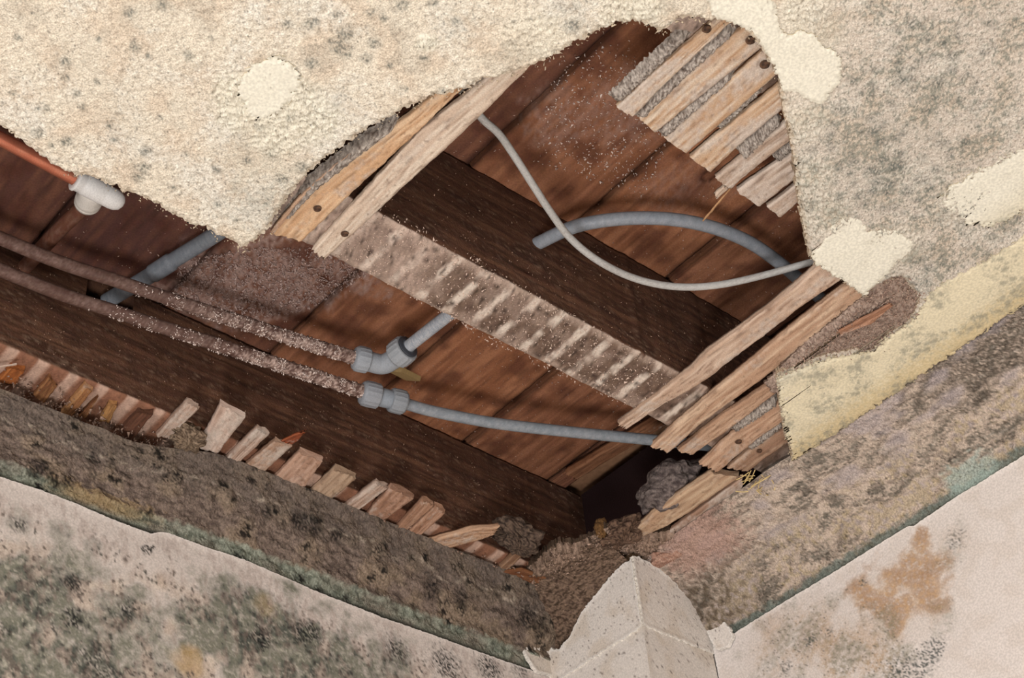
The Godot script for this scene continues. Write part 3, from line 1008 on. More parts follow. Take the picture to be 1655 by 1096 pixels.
func pipe(called: String, label: String, group: String, pts: Array, r: float, tint: Callable, m: Material, ripple = null, steps := 150) -> MeshInstance3D:
	var path := smooth_path(pts, steps)
	var origin := path[steps / 2]
	var o := put(called, tube(path, func(_t): return r, tint, 22, ripple, origin), m, self, origin)
	tag(o, label, "cable" if called == "cable" else "pipe", group)
	return o

func nut(parent: Node3D, at: Vector3, axis: Vector3, length: float, r: float, color: Color) -> void:
	var prof := [[0.0, r * 0.62], [0.0004, r * 0.84], [0.0018, r * 0.93], [0.0030, r * 0.95], [0.0036, r], [length * 0.5, r * 1.02], [length - 0.0022, r * 0.99], [length - 0.0006, r * 0.93], [length, r * 0.6]]
	var ribs := func(d: float, a: float) -> float:
		return r * 0.035 * smoothstep(0.5, 0.9, sin(a * 16.0)) if d > 0.0033 and d < length - 0.002 else 0.0
	put("nut", turned(at, axis, prof, color, 96, ribs, parent.position), M.plastic, parent)

func fuzz(t: float, a: float, k: float, sd: float) -> float:
	return k * maxf(0.0, n_fine.get_noise_2d(t * 850.0 + sd, a * 5.0) + 0.5 * n_mid.get_noise_2d(t * 850.0 + sd, a * 5.0)) * 0.0026

func pipes() -> void:
	var grey := s(140, 144, 150)
	var dust := s(192, 168, 156)
	# two old copper pipes
	var heavy := func(t: float) -> float: return smoothstep(0.70, 0.90, t) * 0.5 + 0.10
	var cu_a := [on_y(-180, 300, 2.802), on_y(0, 385, 2.805), on_y(200, 458, 2.802), on_y(400, 524, 2.80), on_y(580, 581, 2.80)]
	cu_a[0] = cu_a[1] + Vector3(-0.425, 0.0, -0.004)
	pipe("copper_pipe", "dull brown copper pipe furred with dust, upper of the two ending at grey fittings", "", cu_a, 0.0076, dusty_tint(s(92, 68, 60), dust, heavy, 0.0, 850.0), M.dull_copper, func(t, a): return fuzz(t, a, smoothstep(0.72, 0.9, t), 0.0), 520)
	var cu_b := [on_y(-180, 372, 2.785), on_y(0, 436, 2.785), on_y(200, 508, 2.785), on_y(400, 573, 2.785), on_y(596, 636, 2.785)]
	cu_b[0] = cu_b[1] + Vector3(-0.44, 0.0, -0.004)
	pipe("copper_pipe", "dull brown copper pipe furred with dust, lower of the two ending at grey fittings", "", cu_b, 0.0076, dusty_tint(s(92, 68, 60), dust, heavy, 50.0, 850.0), M.dull_copper, func(t, a): return fuzz(t, a, smoothstep(0.68, 0.86, t), 50.0), 520)
	for q in [[cu_a, 0.72, "dust_fuzz"], [cu_b, 0.66, "dust_fuzz"]]:
		var path := smooth_path(q[0], 400)
		var host: Node3D = get_child(get_child_count() - (2 if q[0] == cu_a else 1))
		var bits := []
		for k in 1900:
			var t: float = float(q[1]) - 0.06 + (1.06 - float(q[1])) * sqrt(rng.randf()) * 0.999
			var i := int(t * 399.0)
			if n_mid.get_noise_1d(t * 520.0 + float(q[1]) * 900.0) + 0.6 * n_big.get_noise_1d(t * 1800.0) < rng.randf_range(-0.25, 0.25): continue
			var dir := (path[i + 1] - path[i]).normalized()
			var e := Vector3.UP.cross(dir).normalized()
			var a := rng.randf_range(-2.0, 2.0) + PI * 1.5
			bits.append(path[i].lerp(path[i + 1], rng.randf()) + (e * cos(a) + dir.cross(e) * sin(a)) * rng.randf_range(0.0074, 0.0088) - host.position)
		scatter(q[2], host, bits, s(216, 198, 188), 0.0013)
	# grey elbow fitting and the pipe that runs on through the joist
	var ea: Vector3 = on_y(572, 578, 2.80)
	var eb: Vector3 = on_y(622, 590, 2.80)
	var up_at := Vector3(eb.x + 0.002, 2.803, eb.z + 0.020)
	var leave := Vector3(0.922, 2.81, -0.882)
	var run := (leave - up_at).normalized()
	var el := thing("pipe_elbow", "grey plastic push-fit elbow where the upper dusty copper pipe turns", "pipe fitting", eb)
	var axis := (eb - ea).normalized()
	nut(el, ea, axis, 0.019, 0.0150, s(150, 154, 160))
	put("body", tube(smooth_path([ea + axis * 0.017, eb - axis * 0.004, eb + run * 0.012 + axis * 0.001, eb + run * 0.034], 30), func(_t): return 0.0122, func(_t, _a): return s(150, 154, 160), 28, null, eb), M.plastic, el)
	nut(el, eb + run * 0.018, run, 0.022, 0.0168, s(152, 156, 160))
	put("collar", turned(eb + run * 0.0395, run, [[0.0, 0.009], [0.0, 0.0140], [0.0024, 0.0140], [0.0026, 0.0090]], s(70, 72, 78), 40, null, eb), M.plastic, el)
	put("tan_wedge", boxes([[Vector3(-0.018, -0.003, -0.011), Vector3(0.018, 0.003, 0.011)]], s(140, 116, 78)), M.paint, el, Vector3(0.026, -0.004, 0.004), Basis.from_euler(Vector3(0.5, 0.35, 0.25)))  # tan wedge-shaped block beside the elbow
	var pale := func(_t: float) -> float: return 0.30
	pipe("grey_pipe", "pale grey plastic pipe rising from the elbow fitting to the striped joist", "", [eb + run * 0.036, eb + run * 0.08, eb + run * 0.16, leave + Vector3(-0.008, -0.002, -0.066)], 0.0076, dusty_tint(s(152, 158, 166), s(206, 200, 198), pale, 90.0), M.plastic)
	# grey straight coupling and its pipe
	var ca: Vector3 = on_y(584, 634, 2.785)
	var cb: Vector3 = on_y(656, 652, 2.785)
	var cax := (cb - ca).normalized()
	var span := ca.distance_to(cb)
	var co := thing("pipe_coupling", "grey plastic push-fit straight coupling on the lower dusty copper pipe", "pipe fitting", ca.lerp(cb, 0.5))
	nut(co, ca, cax, span * 0.40, 0.0152, s(142, 144, 150))
	nut(co, cb, -cax, span * 0.36, 0.0146, s(136, 140, 144))
	put("body", turned(ca, cax, [[span * 0.36, 0.010], [span * 0.38, 0.0116], [span * 0.5, 0.0116], [span * 0.66, 0.0116], [span * 0.68, 0.010]], s(140, 146, 154), 40, null, co.position), M.plastic, co)
	pipe("grey_pipe", "long grey plastic pipe sagging from the straight coupling to the lath ends", "", [cb - cax * 0.006, on_y(700, 665, 2.785), on_y(800, 684, 2.787), on_y(920, 698, 2.79), on_y(1062, 712, 2.79), on_y(1160, 722, 2.79)], 0.0072, dusty_tint(s(130, 136, 142), s(190, 184, 180), func(_t): return 0.12, 140.0), M.plastic)
	# the arc of grey pipe
	var arc := [leave + Vector3(0, 0, -0.002), on_y(874, 391, 2.81), on_y(930, 366, 2.81), on_y(1000, 354, 2.81), on_y(1080, 354, 2.81), on_y(1150, 367, 2.81), on_y(1210, 391, 2.81), on_y(1256, 422, 2.81), on_y(1292, 452, 2.81), on_y(1360, 512, 2.81)]
	pipe("grey_pipe", "curved grey plastic pipe arching out of the joist behind the thin cable", "", arc, 0.0076, dusty_tint(s(134, 139, 146), s(176, 168, 164), func(t): return 0.10 + smoothstep(0.7, 1.0, t) * 0.4, 190.0), M.plastic, null, 200)
	# thin cable
	var cab := [on_y(740, 140, 2.772), on_y(778, 190, 2.768), on_y(806, 216, 2.764), on_y(830, 250, 2.758), on_y(862, 300, 2.753), on_y(890, 343, 2.75), on_y(920, 383, 2.745), on_y(960, 417, 2.742), on_y(1010, 444, 2.742), on_y(1060, 459, 2.742), on_y(1110, 464, 2.742), on_y(1165, 460, 2.744), on_y(1230, 446, 2.747), on_y(1310, 424, 2.75), on_y(1400, 400, 2.752)]
	pipe("cable", "thin pale grey cable hanging in a loop through the hole", "", cab, 0.0040, dusty_tint(s(178, 176, 172), s(140, 132, 126), func(_t): return 0.35, 240.0), M.plastic, null, 260)
	# bright copper pipe and white fitting at the far left
	var ba := on_y(-120, 160, 2.832)
	var bb := on_y(122, 289, 2.832)
	ba = bb + (ba - bb) * 3.6
	pipe("copper_pipe", "bright orange copper pipe entering the white fitting under the ceiling edge", "", [ba, ba.lerp(bb, 0.5), bb + (bb - ba).normalized() * 0.008], 0.0076, dusty_tint(s(206, 120, 92), s(214, 160, 130), func(_t): return 0.2, 280.0), M.copper, null, 60)
	var tax := (bb - ba).normalized()
	var wt := thing("pipe_tee", "white plastic push-fit fitting on the bright copper pipe, branching downwards", "pipe fitting", bb + tax * 0.018)
	var wc := s(226, 223, 220)
	put("nut", turned(bb - tax * 0.001, tax, [[0.0, 0.008], [0.0, 0.0118], [0.0014, 0.0132], [0.0032, 0.0132], [0.0040, 0.0122], [0.010, 0.0118], [0.0105, 0.0100]], wc, 48, null, wt.position), M.plastic, wt)
	put("body", turned(bb + tax * 0.009, tax, [[0.0, 0.006], [0.0, 0.0122], [0.014, 0.0126], [0.0245, 0.0126], [0.025, 0.011]], wc, 40, null, wt.position), M.plastic, wt)
	put("cap", turned(bb + tax * 0.033, tax, [[0.0, 0.008], [0.0004, 0.0118], [0.012, 0.0118], [0.018, 0.0108], [0.0225, 0.0084], [0.0250, 0.0045], [0.0256, 0.001]], wc, 40, null, wt.position), M.plastic, wt)
	var bd := (on_y(136, 341, 2.845) - (bb + tax * 0.022)).normalized()
	put("branch", turned(bb + tax * 0.022, bd, [[0.004, 0.006], [0.006, 0.0126], [0.020, 0.0126], [0.021, 0.0146], [0.028, 0.0146], [0.0285, 0.0132], [0.0300, 0.0132], [0.0306, 0.0144], [0.034, 0.0140], [0.0355, 0.010]], s(206, 200, 192), 48, null, wt.position), M.plastic, wt)
	var be: Vector3 = bb + tax * 0.022 + bd * 0.033
	pipe("brown_pipe", "dark brown pipe running from the white fitting towards the joist", "", [be, be + Vector3(-0.004, 0.002, -0.06), be + Vector3(-0.006, 0.002, -0.14)], 0.0085, dusty_tint(s(96, 60, 46), s(140, 116, 104), func(_t): return 0.2, 310.0), M.dull_copper, null, 40)
	# grey pipe close under the boards, into the notch
	pipe("grey_pipe", "dark grey plastic pipe close under the boards, running into the joist notch", "", [on_y(420, 332, 2.848), on_y(345, 381, 2.85), on_y(285, 418, 2.852), on_y(238, 448, 2.854), on_y(172, 487, 2.856)], 0.0092, dusty_tint(s(112, 117, 124), s(150, 150, 152), func(_t): return 0.15, 350.0), M.plastic, func(t, _a): return 0.0016 if t > 0.56 and t < 0.70 else 0.0, 100)

# ------------------------------------------------------------------ the plaster

const FINISH := [[-190, 110], [-80, 165], [0, 206], [20, 220], [40, 236], [60, 250], [75, 262], [92, 274], [108, 283], [122, 286], [140, 286], [155, 291], [172, 299], [186, 305], [200, 313], [215, 315], [228, 321], [245, 330], [262, 339], [280, 350], [300, 362], [318, 368], [334, 370], [348, 382], [362, 386], [376, 392], [388, 400], [396, 406], [402, 398], [416, 388], [428, 378], [436, 372], [446, 350], [458, 334], [470, 317], [484, 300], [500, 280], [516, 266], [534, 253], [552, 240], [576, 224], [600, 206], [622, 196], [640, 186], [658, 176], [676, 170], [694, 160], [712, 157], [726, 153], [742, 149], [756, 147], [766, 140], [776, 132], [790, 130], [806, 128], [824, 122], [842, 118], [858, 112], [872, 104], [888, 96], [904, 90], [916, 80], [930, 72], [946, 64], [960, 56], [974, 48], [986, 44], [996, 36], [1008, 38], [1020, 34], [1034, 40], [1046, 40], [1058, 47], [1066, 58], [1076, 52], [1084, 42], [1096, 34], [1112, 33], [1126, 32], [1140, 35], [1152, 38], [1166, 36], [1180, 40], [1196, 48], [1210, 56], [1220, 66], [1230, 80], [1240, 96], [1250, 108], [1256, 122], [1262, 138], [1263, 156], [1266, 176], [1270, 196], [1276, 214], [1280, 236], [1284, 258], [1287, 284], [1289, 310], [1294, 336], [1298, 360], [1303, 382], [1306, 404], [1312, 424], [1326, 430], [1340, 442], [1354, 452], [1366, 458], [1382, 471], [1399, 484], [1410, 469], [1428, 460], [1444, 452], [1458, 450], [1474, 468], [1487, 487], [1478, 510], [1463, 528], [1440, 541], [1416, 566], [1399, 573], [1385, 565], [1372, 570], [1350, 574], [1332, 577], [1312, 585], [1294, 594], [1274, 600], [1255, 607], [1256, 622], [1260, 640], [1262, 660], [1266, 676], [1268, 696], [1273, 712], [1278, 730], [1283, 748]]

func plaster() -> void:
	spots_ceil = blobs_y([[430, 310, 110, 1.0], [400, 240, 60, 0.8], [200, 200, 80, 0.5], [120, 95, 70, 0.6], [220, 30, 60, 0.6], [600, 60, 60, 0.5], [740, 36, 55, 0.7], [530, 160, 60, 0.7], [480, 20, 50, 0.5], [265, 10, 50, 0.8], [160, 140, 60, 0.4], [1420, 260, 200, 0.9], [1340, 330, 90, 0.6], [1500, 130, 160, 0.6], [1470, 430, 80, 1.0], [1560, 330, 70, 0.9], [1600, 60, 120, 0.4], [920, 28, 60, 0.8], [1040, 20, 60, 0.7], [1300, 20, 50, 0.6], [1640, 300, 90, 0.6]], CEIL)
	cream = blobs_y([[1190, 12, 52], [1222, 44, 46], [1262, 74, 52], [1310, 100, 56], [1330, 130, 40], [1270, 110, 36], [440, 132, 44], [416, 160, 34], [456, 112, 30], [440, 165, 30], [1345, 430, 40], [1395, 420, 40], [1440, 405, 30]], CEIL)
	flaked = blobs_y([[400, 180, 62], [480, 165, 60], [500, 195, 56], [450, 215, 60], [380, 150, 46], [690, 70, 20], [860, 60, 60, 0.6], [1300, 200, 46, 0.8], [1300, 290, 54, 0.9], [1320, 350, 60, 0.9], [1300, 20, 46, 0.8], [1330, 60, 40, 0.6], [1020, 22, 60, 0.9], [1440, 400, 60, 0.7], [1560, 330, 56, 0.7]], CEIL)
	for q in [[263, 8, 14], [210, 20, 14], [160, 64, 8], [105, 100, 12], [240, 90, 8], [218, 75, 13], [305, 90, 12], [105, 125, 10], [157, 132, 8], [125, 150, 10], [133, 172, 9], [76, 175, 8], [62, 175, 8], [177, 203, 9], [60, 215, 15], [108, 228, 14], [85, 235, 8], [185, 225, 8], [235, 245, 14], [230, 272, 16], [222, 285, 12], [350, 275, 11], [280, 303, 6], [352, 330, 8], [380, 355, 6], [430, 330, 5], [455, 290, 14], [490, 270, 16], [420, 205, 11], [470, 190, 11], [480, 120, 8], [503, 102, 16], [548, 75, 24], [555, 55, 20], [500, 40, 12], [466, 38, 10], [510, 35, 9], [650, 10, 17], [700, 5, 11], [738, 35, 10], [685, 95, 11], [630, 105, 10], [590, 95, 13], [605, 70, 13], [715, 147, 8], [655, 145, 7], [620, 30, 10], [545, 25, 10], [925, 42, 17], [830, 35, 6], [858, 30, 6], [600, 20, 10], [560, 90, 10], [30, 60, 9], [50, 20, 8], [340, 60, 7], [400, 260, 12], [440, 250, 14], [300, 250, 7], [20, 150, 7], [260, 190, 6], [1412, 212, 14], [1590, 85, 10], [1600, 38, 9], [1475, 40, 12], [1460, 130, 12], [1380, 130, 12], [1500, 180, 10], [1640, 300, 14], [1560, 230, 12]]:
		dots.append([q[0], q[1], q[2] * 1.15, 1.0])
	dots = blobs_y(dots, CEIL)
	var poly := flat_y(FINISH, CEIL)
	var corner := poly[poly.size() - 1]
	poly.append(Vector2(1.342, corner.y + 0.002))
	poly.append(Vector2(1.342, -0.12)); poly.append(Vector2(0.16, -0.12)); poly.append(Vector2(0.16, poly[0].y))
	var fin := sheet(poly, 0.0017, 0.0125, ceiling_rise, ceiling_tint, 0.003, s(186, 164, 138), 3)
	var whole := struct("ceiling", fin, M.plaster, "mouldy cream plaster ceiling broken open round the hole", "ceiling", self, Vector3(0, CEIL, 0))
	# smooth paint that has not flaked off yet
	for q in [
		[[[1140, -80], [1140, 0], [1152, 14], [1150, 28], [1172, 33], [1196, 43], [1214, 52], [1231, 72], [1248, 102], [1261, 134], [1266, 150], [1290, 152], [1310, 165], [1330, 172], [1345, 150], [1358, 140], [1362, 100], [1352, 85], [1330, 75], [1315, 55], [1290, 50], [1275, 60], [1262, 50], [1258, 30], [1255, 10], [1245, 0], [1240, -80]], 0.003],
		[[[395, 118], [420, 100], [445, 92], [470, 105], [486, 125], [482, 150], [460, 175], [440, 190], [415, 195], [400, 185], [388, 160], [380, 140]], 0.006],
		[[[1318, 427], [1312, 410], [1330, 395], [1345, 365], [1365, 350], [1395, 355], [1400, 375], [1440, 372], [1460, 380], [1480, 395], [1470, 410], [1450, 425], [1440, 440], [1424, 455], [1410, 465], [1399, 481], [1385, 470], [1366, 456], [1352, 449], [1340, 440]], 0.004],
		[[[1257, 612], [1300, 596], [1340, 580], [1385, 575], [1415, 568], [1440, 545], [1480, 515], [1500, 480], [1530, 455], [1560, 440], [1590, 425], [1640, 395], [1700, 350], [1800, 290], [1900, 330], [1655, 496], [1560, 559], [1460, 628], [1370, 689], [1284, 746], [1274, 712], [1263, 660]], 0.006],
		[[[1520, 330], [1540, 300], [1560, 290], [1600, 270], [1655, 240], [1700, 250], [1700, 320], [1640, 350], [1600, 370], [1560, 360]], 0.010],
		[[[672, 62], [684, 52], [696, 60], [698, 74], [688, 80], [674, 76]], 0.002]]:
		var shape := flat_y(q[0], CEIL - 0.002)
		for k in shape.size(): shape[k].x = minf(shape[k].x, 1.342)
		put("paint_flake", sheet(shape, 0.0017, 0.0022, flake_rise, flake_tint, q[1], s(214, 200, 170)), M.smooth, whole, Vector3(0, -0.0016, 0))
	# the unbroken ceiling beyond the frame
	struct("ceiling_outer", boxes([[Vector3(-2.0, CEIL, -1.34), Vector3(0.162, 2.712, 2.21)], [Vector3(0.16, CEIL, -0.122), Vector3(1.342, 2.712, 2.21)], [Vector3(1.342, CEIL, 0.05), Vector3(1.45, 2.712, 2.21)]], s(222, 210, 190)), M.plaster, "sound cream ceiling beyond the broken part", "ceiling")
	# brown base coat where the finish has dropped off it
	var base := flat_y([[1236, 622], [1256, 602], [1300, 561], [1345, 524], [1392, 487], [1410, 462], [1440, 440], [1490, 440], [1520, 480], [1500, 530], [1440, 580], [1340, 605], [1270, 640], [1250, 640]], 2.7055)
	struct("ceiling_base_coat", sheet(base, 0.0017, 0.006, mortar_rise, mortar_tint, 0.004, s(120, 98, 84)), M.mortar, "rough pinkish brown base coat exposed beside the long right hand laths", "plaster", self, Vector3(0, 2.7055, 0))
	# crumbling rubble over the boxed corner
	var rub := flat_y([[800, 950], [850, 930], [880, 900], [905, 885], [930, 888], [960, 876], [985, 860], [1005, 868], [1030, 862], [1060, 870], [1090, 862], [1125, 876], [1150, 866], [1165, 880], [1150, 960], [1100, 965], [1030, 960], [960, 1040], [900, 1075], [860, 1060], [850, 1000]], 2.708)
	struct("ceiling_rubble", sheet(rub, 0.002, 0.016, func(x, z, d): return mortar_rise(x, z, d) * 2.2, rubble_tint, 0.006, s(92, 74, 60)), M.mortar, "crumbling brown plaster and straw above the white boxed corner", "plaster", self, Vector3(0, 2.708, 0))
	# scars of the lost cornice: ragged coves of dirty old plaster along both walls
	black_s = blobs_z([[75, 742, 20], [95, 752, 14], [120, 762, 14], [155, 722, 12], [10, 752, 12], [480, 845, 14], [500, 850, 16], [540, 868, 12], [430, 830, 10], [700, 952, 14], [745, 968, 12], [850, 1000, 16], [872, 1015, 14], [630, 990, 7], [290, 720, 8]], WZ + 0.02)
	var prof_l := [Vector2(-0.005, COVE - 0.008), Vector2(-0.001, COVE + 0.006), Vector2(0.002, COVE + 0.022), Vector2(0.006, COVE + 0.036), Vector2(0.016, COVE + 0.052), Vector2(0.026, COVE + 0.068), Vector2(0.033, COVE + 0.084), Vector2(0.038, COVE + 0.098), Vector2(0.044, COVE + 0.108)]
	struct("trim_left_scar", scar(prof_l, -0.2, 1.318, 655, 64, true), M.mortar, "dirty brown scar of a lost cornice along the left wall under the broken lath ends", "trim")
	var prof_r := [Vector2(-0.005, COVE - 0.008), Vector2(-0.001, COVE + 0.004), Vector2(0.004, COVE + 0.016), Vector2(0.014, COVE + 0.034), Vector2(0.030, COVE + 0.056), Vector2(0.052, COVE + 0.076), Vector2(0.078, COVE + 0.090), Vector2(0.096, COVE + 0.0975), Vector2(0.100, COVE + 0.108)]
	struct("trim_right_scar", scar(prof_r, -1.325, 0.05, 700, 76, false), M.mortar, "grey and pink scar of a lost cornice along the right wall above the amber stain", "trim")
	# brown smear of the cornice backing down the left flank of the boxed corner
	var sm := func(i: int, j: int) -> Vector3:
		var z := lerpf(-1.325, -1.165, i / 69.0)
		var k := j / 39.0
		var n := n_mid.get_noise_2d(i * 2.0, j * 2.0) * 0.0022 + n_big.get_noise_2d(i * 3.0, j * 3.0) * 0.003
		var y0 := lerpf(2.640, 2.688, smoothstep(-1.315, -1.17, z)) - 0.002
		return Vector3(lerpf(BX + 0.0055, 1.262, pow(k, 1.2)) - n * k, lerpf(y0, 2.7085, pow(k, 0.8)) + absf(n), z)
	var smc := func(i: int, j: int) -> Color:
		var n := n_mid.get_noise_2d(i * 1.2, j * 4.0) + n_fine.get_noise_2d(i * 2.0, j * 2.4)
		return s(140, 116, 98).lerp(s(72, 56, 46), clampf(n * 1.1 + 0.45, 0.0, 1.0))
	struct("trim_corner_scar", grid(70, 40, sm, smc), M.mortar, "brown smeared scar of the cornice on the left flank of the white boxed corner", "trim")
	# grey key plaster squeezed between laths
	var kg := "crumbly plaster keys squeezed between the laths"
	for k in [
		["crumbly grey plaster along the outer edge of the topmost lath", [[985, 160], [1040, 108], [1100, 52]], [[1000, 172], [1056, 120], [1118, 58]], 0.5],
		["crumbly grey plaster key below the topmost lath of the fan", [[1024, 190], [1092, 122], [1178, 42]], [[1036, 198], [1110, 126], [1194, 52]], 0.9],
		["crumbly grey plaster key between the second and third laths of the fan", [[1060, 214], [1112, 172], [1180, 116]], [[1074, 226], [1130, 176], [1190, 122]], 1.2],
		["dark crumbs of plaster between the third and fourth laths of the fan", [[1156, 206], [1190, 174], [1226, 142]], [[1164, 212], [1200, 180], [1234, 148]], 0.5],
		["thick clot of plaster between the fourth and fifth laths of the fan", [[1188, 244], [1214, 222], [1258, 186]], [[1206, 262], [1232, 234], [1264, 196]], 1.5],
		["clot of plaster between the fifth and sixth laths of the fan", [[1246, 252], [1262, 240], [1280, 226]], [[1262, 262], [1274, 248], [1282, 238]], 1.3],
		["grey plaster key above the left hand nailed lath under the mouldy edge", [[452, 358], [500, 292], [552, 250], [600, 215], [640, 190]], [[462, 356], [508, 310], [560, 268], [604, 234], [648, 198]], 2.2],
		["knob of plaster on the third lath down at lower right", [[1180, 690], [1210, 672], [1256, 640]], [[1186, 702], [1222, 680], [1258, 656]], 1.0],
		["plaster key below the fourth lath down at lower right", [[1204, 722], [1230, 704], [1262, 676]], [[1214, 730], [1240, 712], [1268, 690]], 0.8]]:
		key(k[0], kg, k[1], k[2], k[3])

func scar(prof: Array, u0: float, u1: float, nu: int, nv: int, left: bool) -> ArrayMesh:
	var run := [0.0]
	for k in range(1, prof.size()): run.append(run[k - 1] + prof[k].distance_to(prof[k - 1]))
	var total: float = run[-1]
	var base := PackedVector2Array()
	var out_n := PackedVector2Array()
	for j in nv:
		var t := total * j / (nv - 1)
		var k := 0
		while k < prof.size() - 2 and run[k + 1] < t: k += 1
		base.append(prof[k].lerp(prof[k + 1], (t - run[k]) / (run[k + 1] - run[k])))
	for j in nv:
		var g := base[mini(j + 2, nv - 1)] - base[maxi(j - 2, 0)]
		out_n.append(Vector2(g.y, -g.x).normalized())       # into the room: away from the wall and down
	var place := func(i: int, j: int) -> Vector3:
		var u := lerpf(u0, u1, i / (nu - 1.0))
		var k := float(j) / (nv - 1)
		var mu := u * 1000.0 + (0.0 if left else 400.0)
		var mk := k * total * 1000.0
		var rough := smoothstep(0.05, 0.2, k)
		var q := (n_mid.get_noise_2d(mu * 0.7, mk) * 0.0016 + n_fine.get_noise_2d(mu, mk) * 0.0006 + n_big.get_noise_2d(mu * 0.9, mk * 1.6) * 0.0045) * rough
		q -= 0.0022 * smoothstep(0.05, 0.0, absf(n_crack.get_noise_2d(mu * 0.45, mk * 0.9 + 130.0))) * rough
		if left: q += 0.0035 * smoothstep(0.22, 0.27, k) * smoothstep(0.9, 0.5, k)
		if left: q -= 0.004 * smoothstep(0.5, 0.62, k + 0.1 * n_mid.get_noise_2d(mu * 0.3, 9.0)) * 0.6
		var sq := j * (lerpf(0.80, 1.0, smoothstep(0.66, 0.80, u)) if left else 1.0)
		var j0 := mini(int(sq), nv - 2)
		var p: Vector2 = base[j0].lerp(base[j0 + 1], sq - j0) + out_n[j0] * q
		return Vector3(u, p.y, WZ + p.x) if left else Vector3(WX - p.x, p.y, u)
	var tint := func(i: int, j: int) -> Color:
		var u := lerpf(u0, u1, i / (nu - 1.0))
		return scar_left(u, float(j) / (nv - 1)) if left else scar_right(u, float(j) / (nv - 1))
	return grid(nu, nv, place, tint)

func key(label: String, group: String, left: Array, right: Array, fat: float) -> void:
	lath_seed += 61.0
	var sd := lath_seed
	var y := LATH + 0.002
	var l := spread(left, y, 60)
	var r := spread(right, y, 60)
	var origin := (l[30] + r[30]) * 0.5
	var nv := 14
	var place := func(i: int, j: int) -> Vector3:
		var t := j / (nv - 1.0)
		var p: Vector3 = l[i].lerp(r[i], lerpf(-0.15, 1.15, t))
		var al := i * 2.4
		var n := n_mid.get_noise_2d(al * 1.4 + sd, t * 22.0) + 0.8 * n_fine.get_noise_2d(al + sd, t * 16.0)
		var ends := smoothstep(0.0, 4.0, i) * smoothstep(59.0, 55.0, i)
		p.y += 0.006 * (1.0 - sin(PI * t) * ends) - n * 0.0022 - 0.0032 * fat * sin(PI * t) * ends
		p += Vector3(n_fine.get_noise_2d(al + sd + 40.0, t * 20.0), 0, n_mid.get_noise_2d(al + sd + 80.0, t * 20.0)) * 0.0015
		return p - origin
	var tint := func(i: int, j: int) -> Color:
		var n := n_mid.get_noise_2d(i * 3.0 + sd, j * 2.0) + n_fine.get_noise_2d(i * 2.4 + sd, j * 1.8)
		return s(196, 184, 172).lerp(s(116, 102, 92), clampf(n * 1.3 + 0.3, 0.0, 1.0))
	var cross := (l[59] - l[0]).cross(r[0] - l[0]).y
	var o := put("plaster_key", grid(60, nv, place, tint, false, cross > 0.0), M.mortar, self, origin)
	tag(o, label, "plaster", group)

# ------------------------------------------------------------------ laths

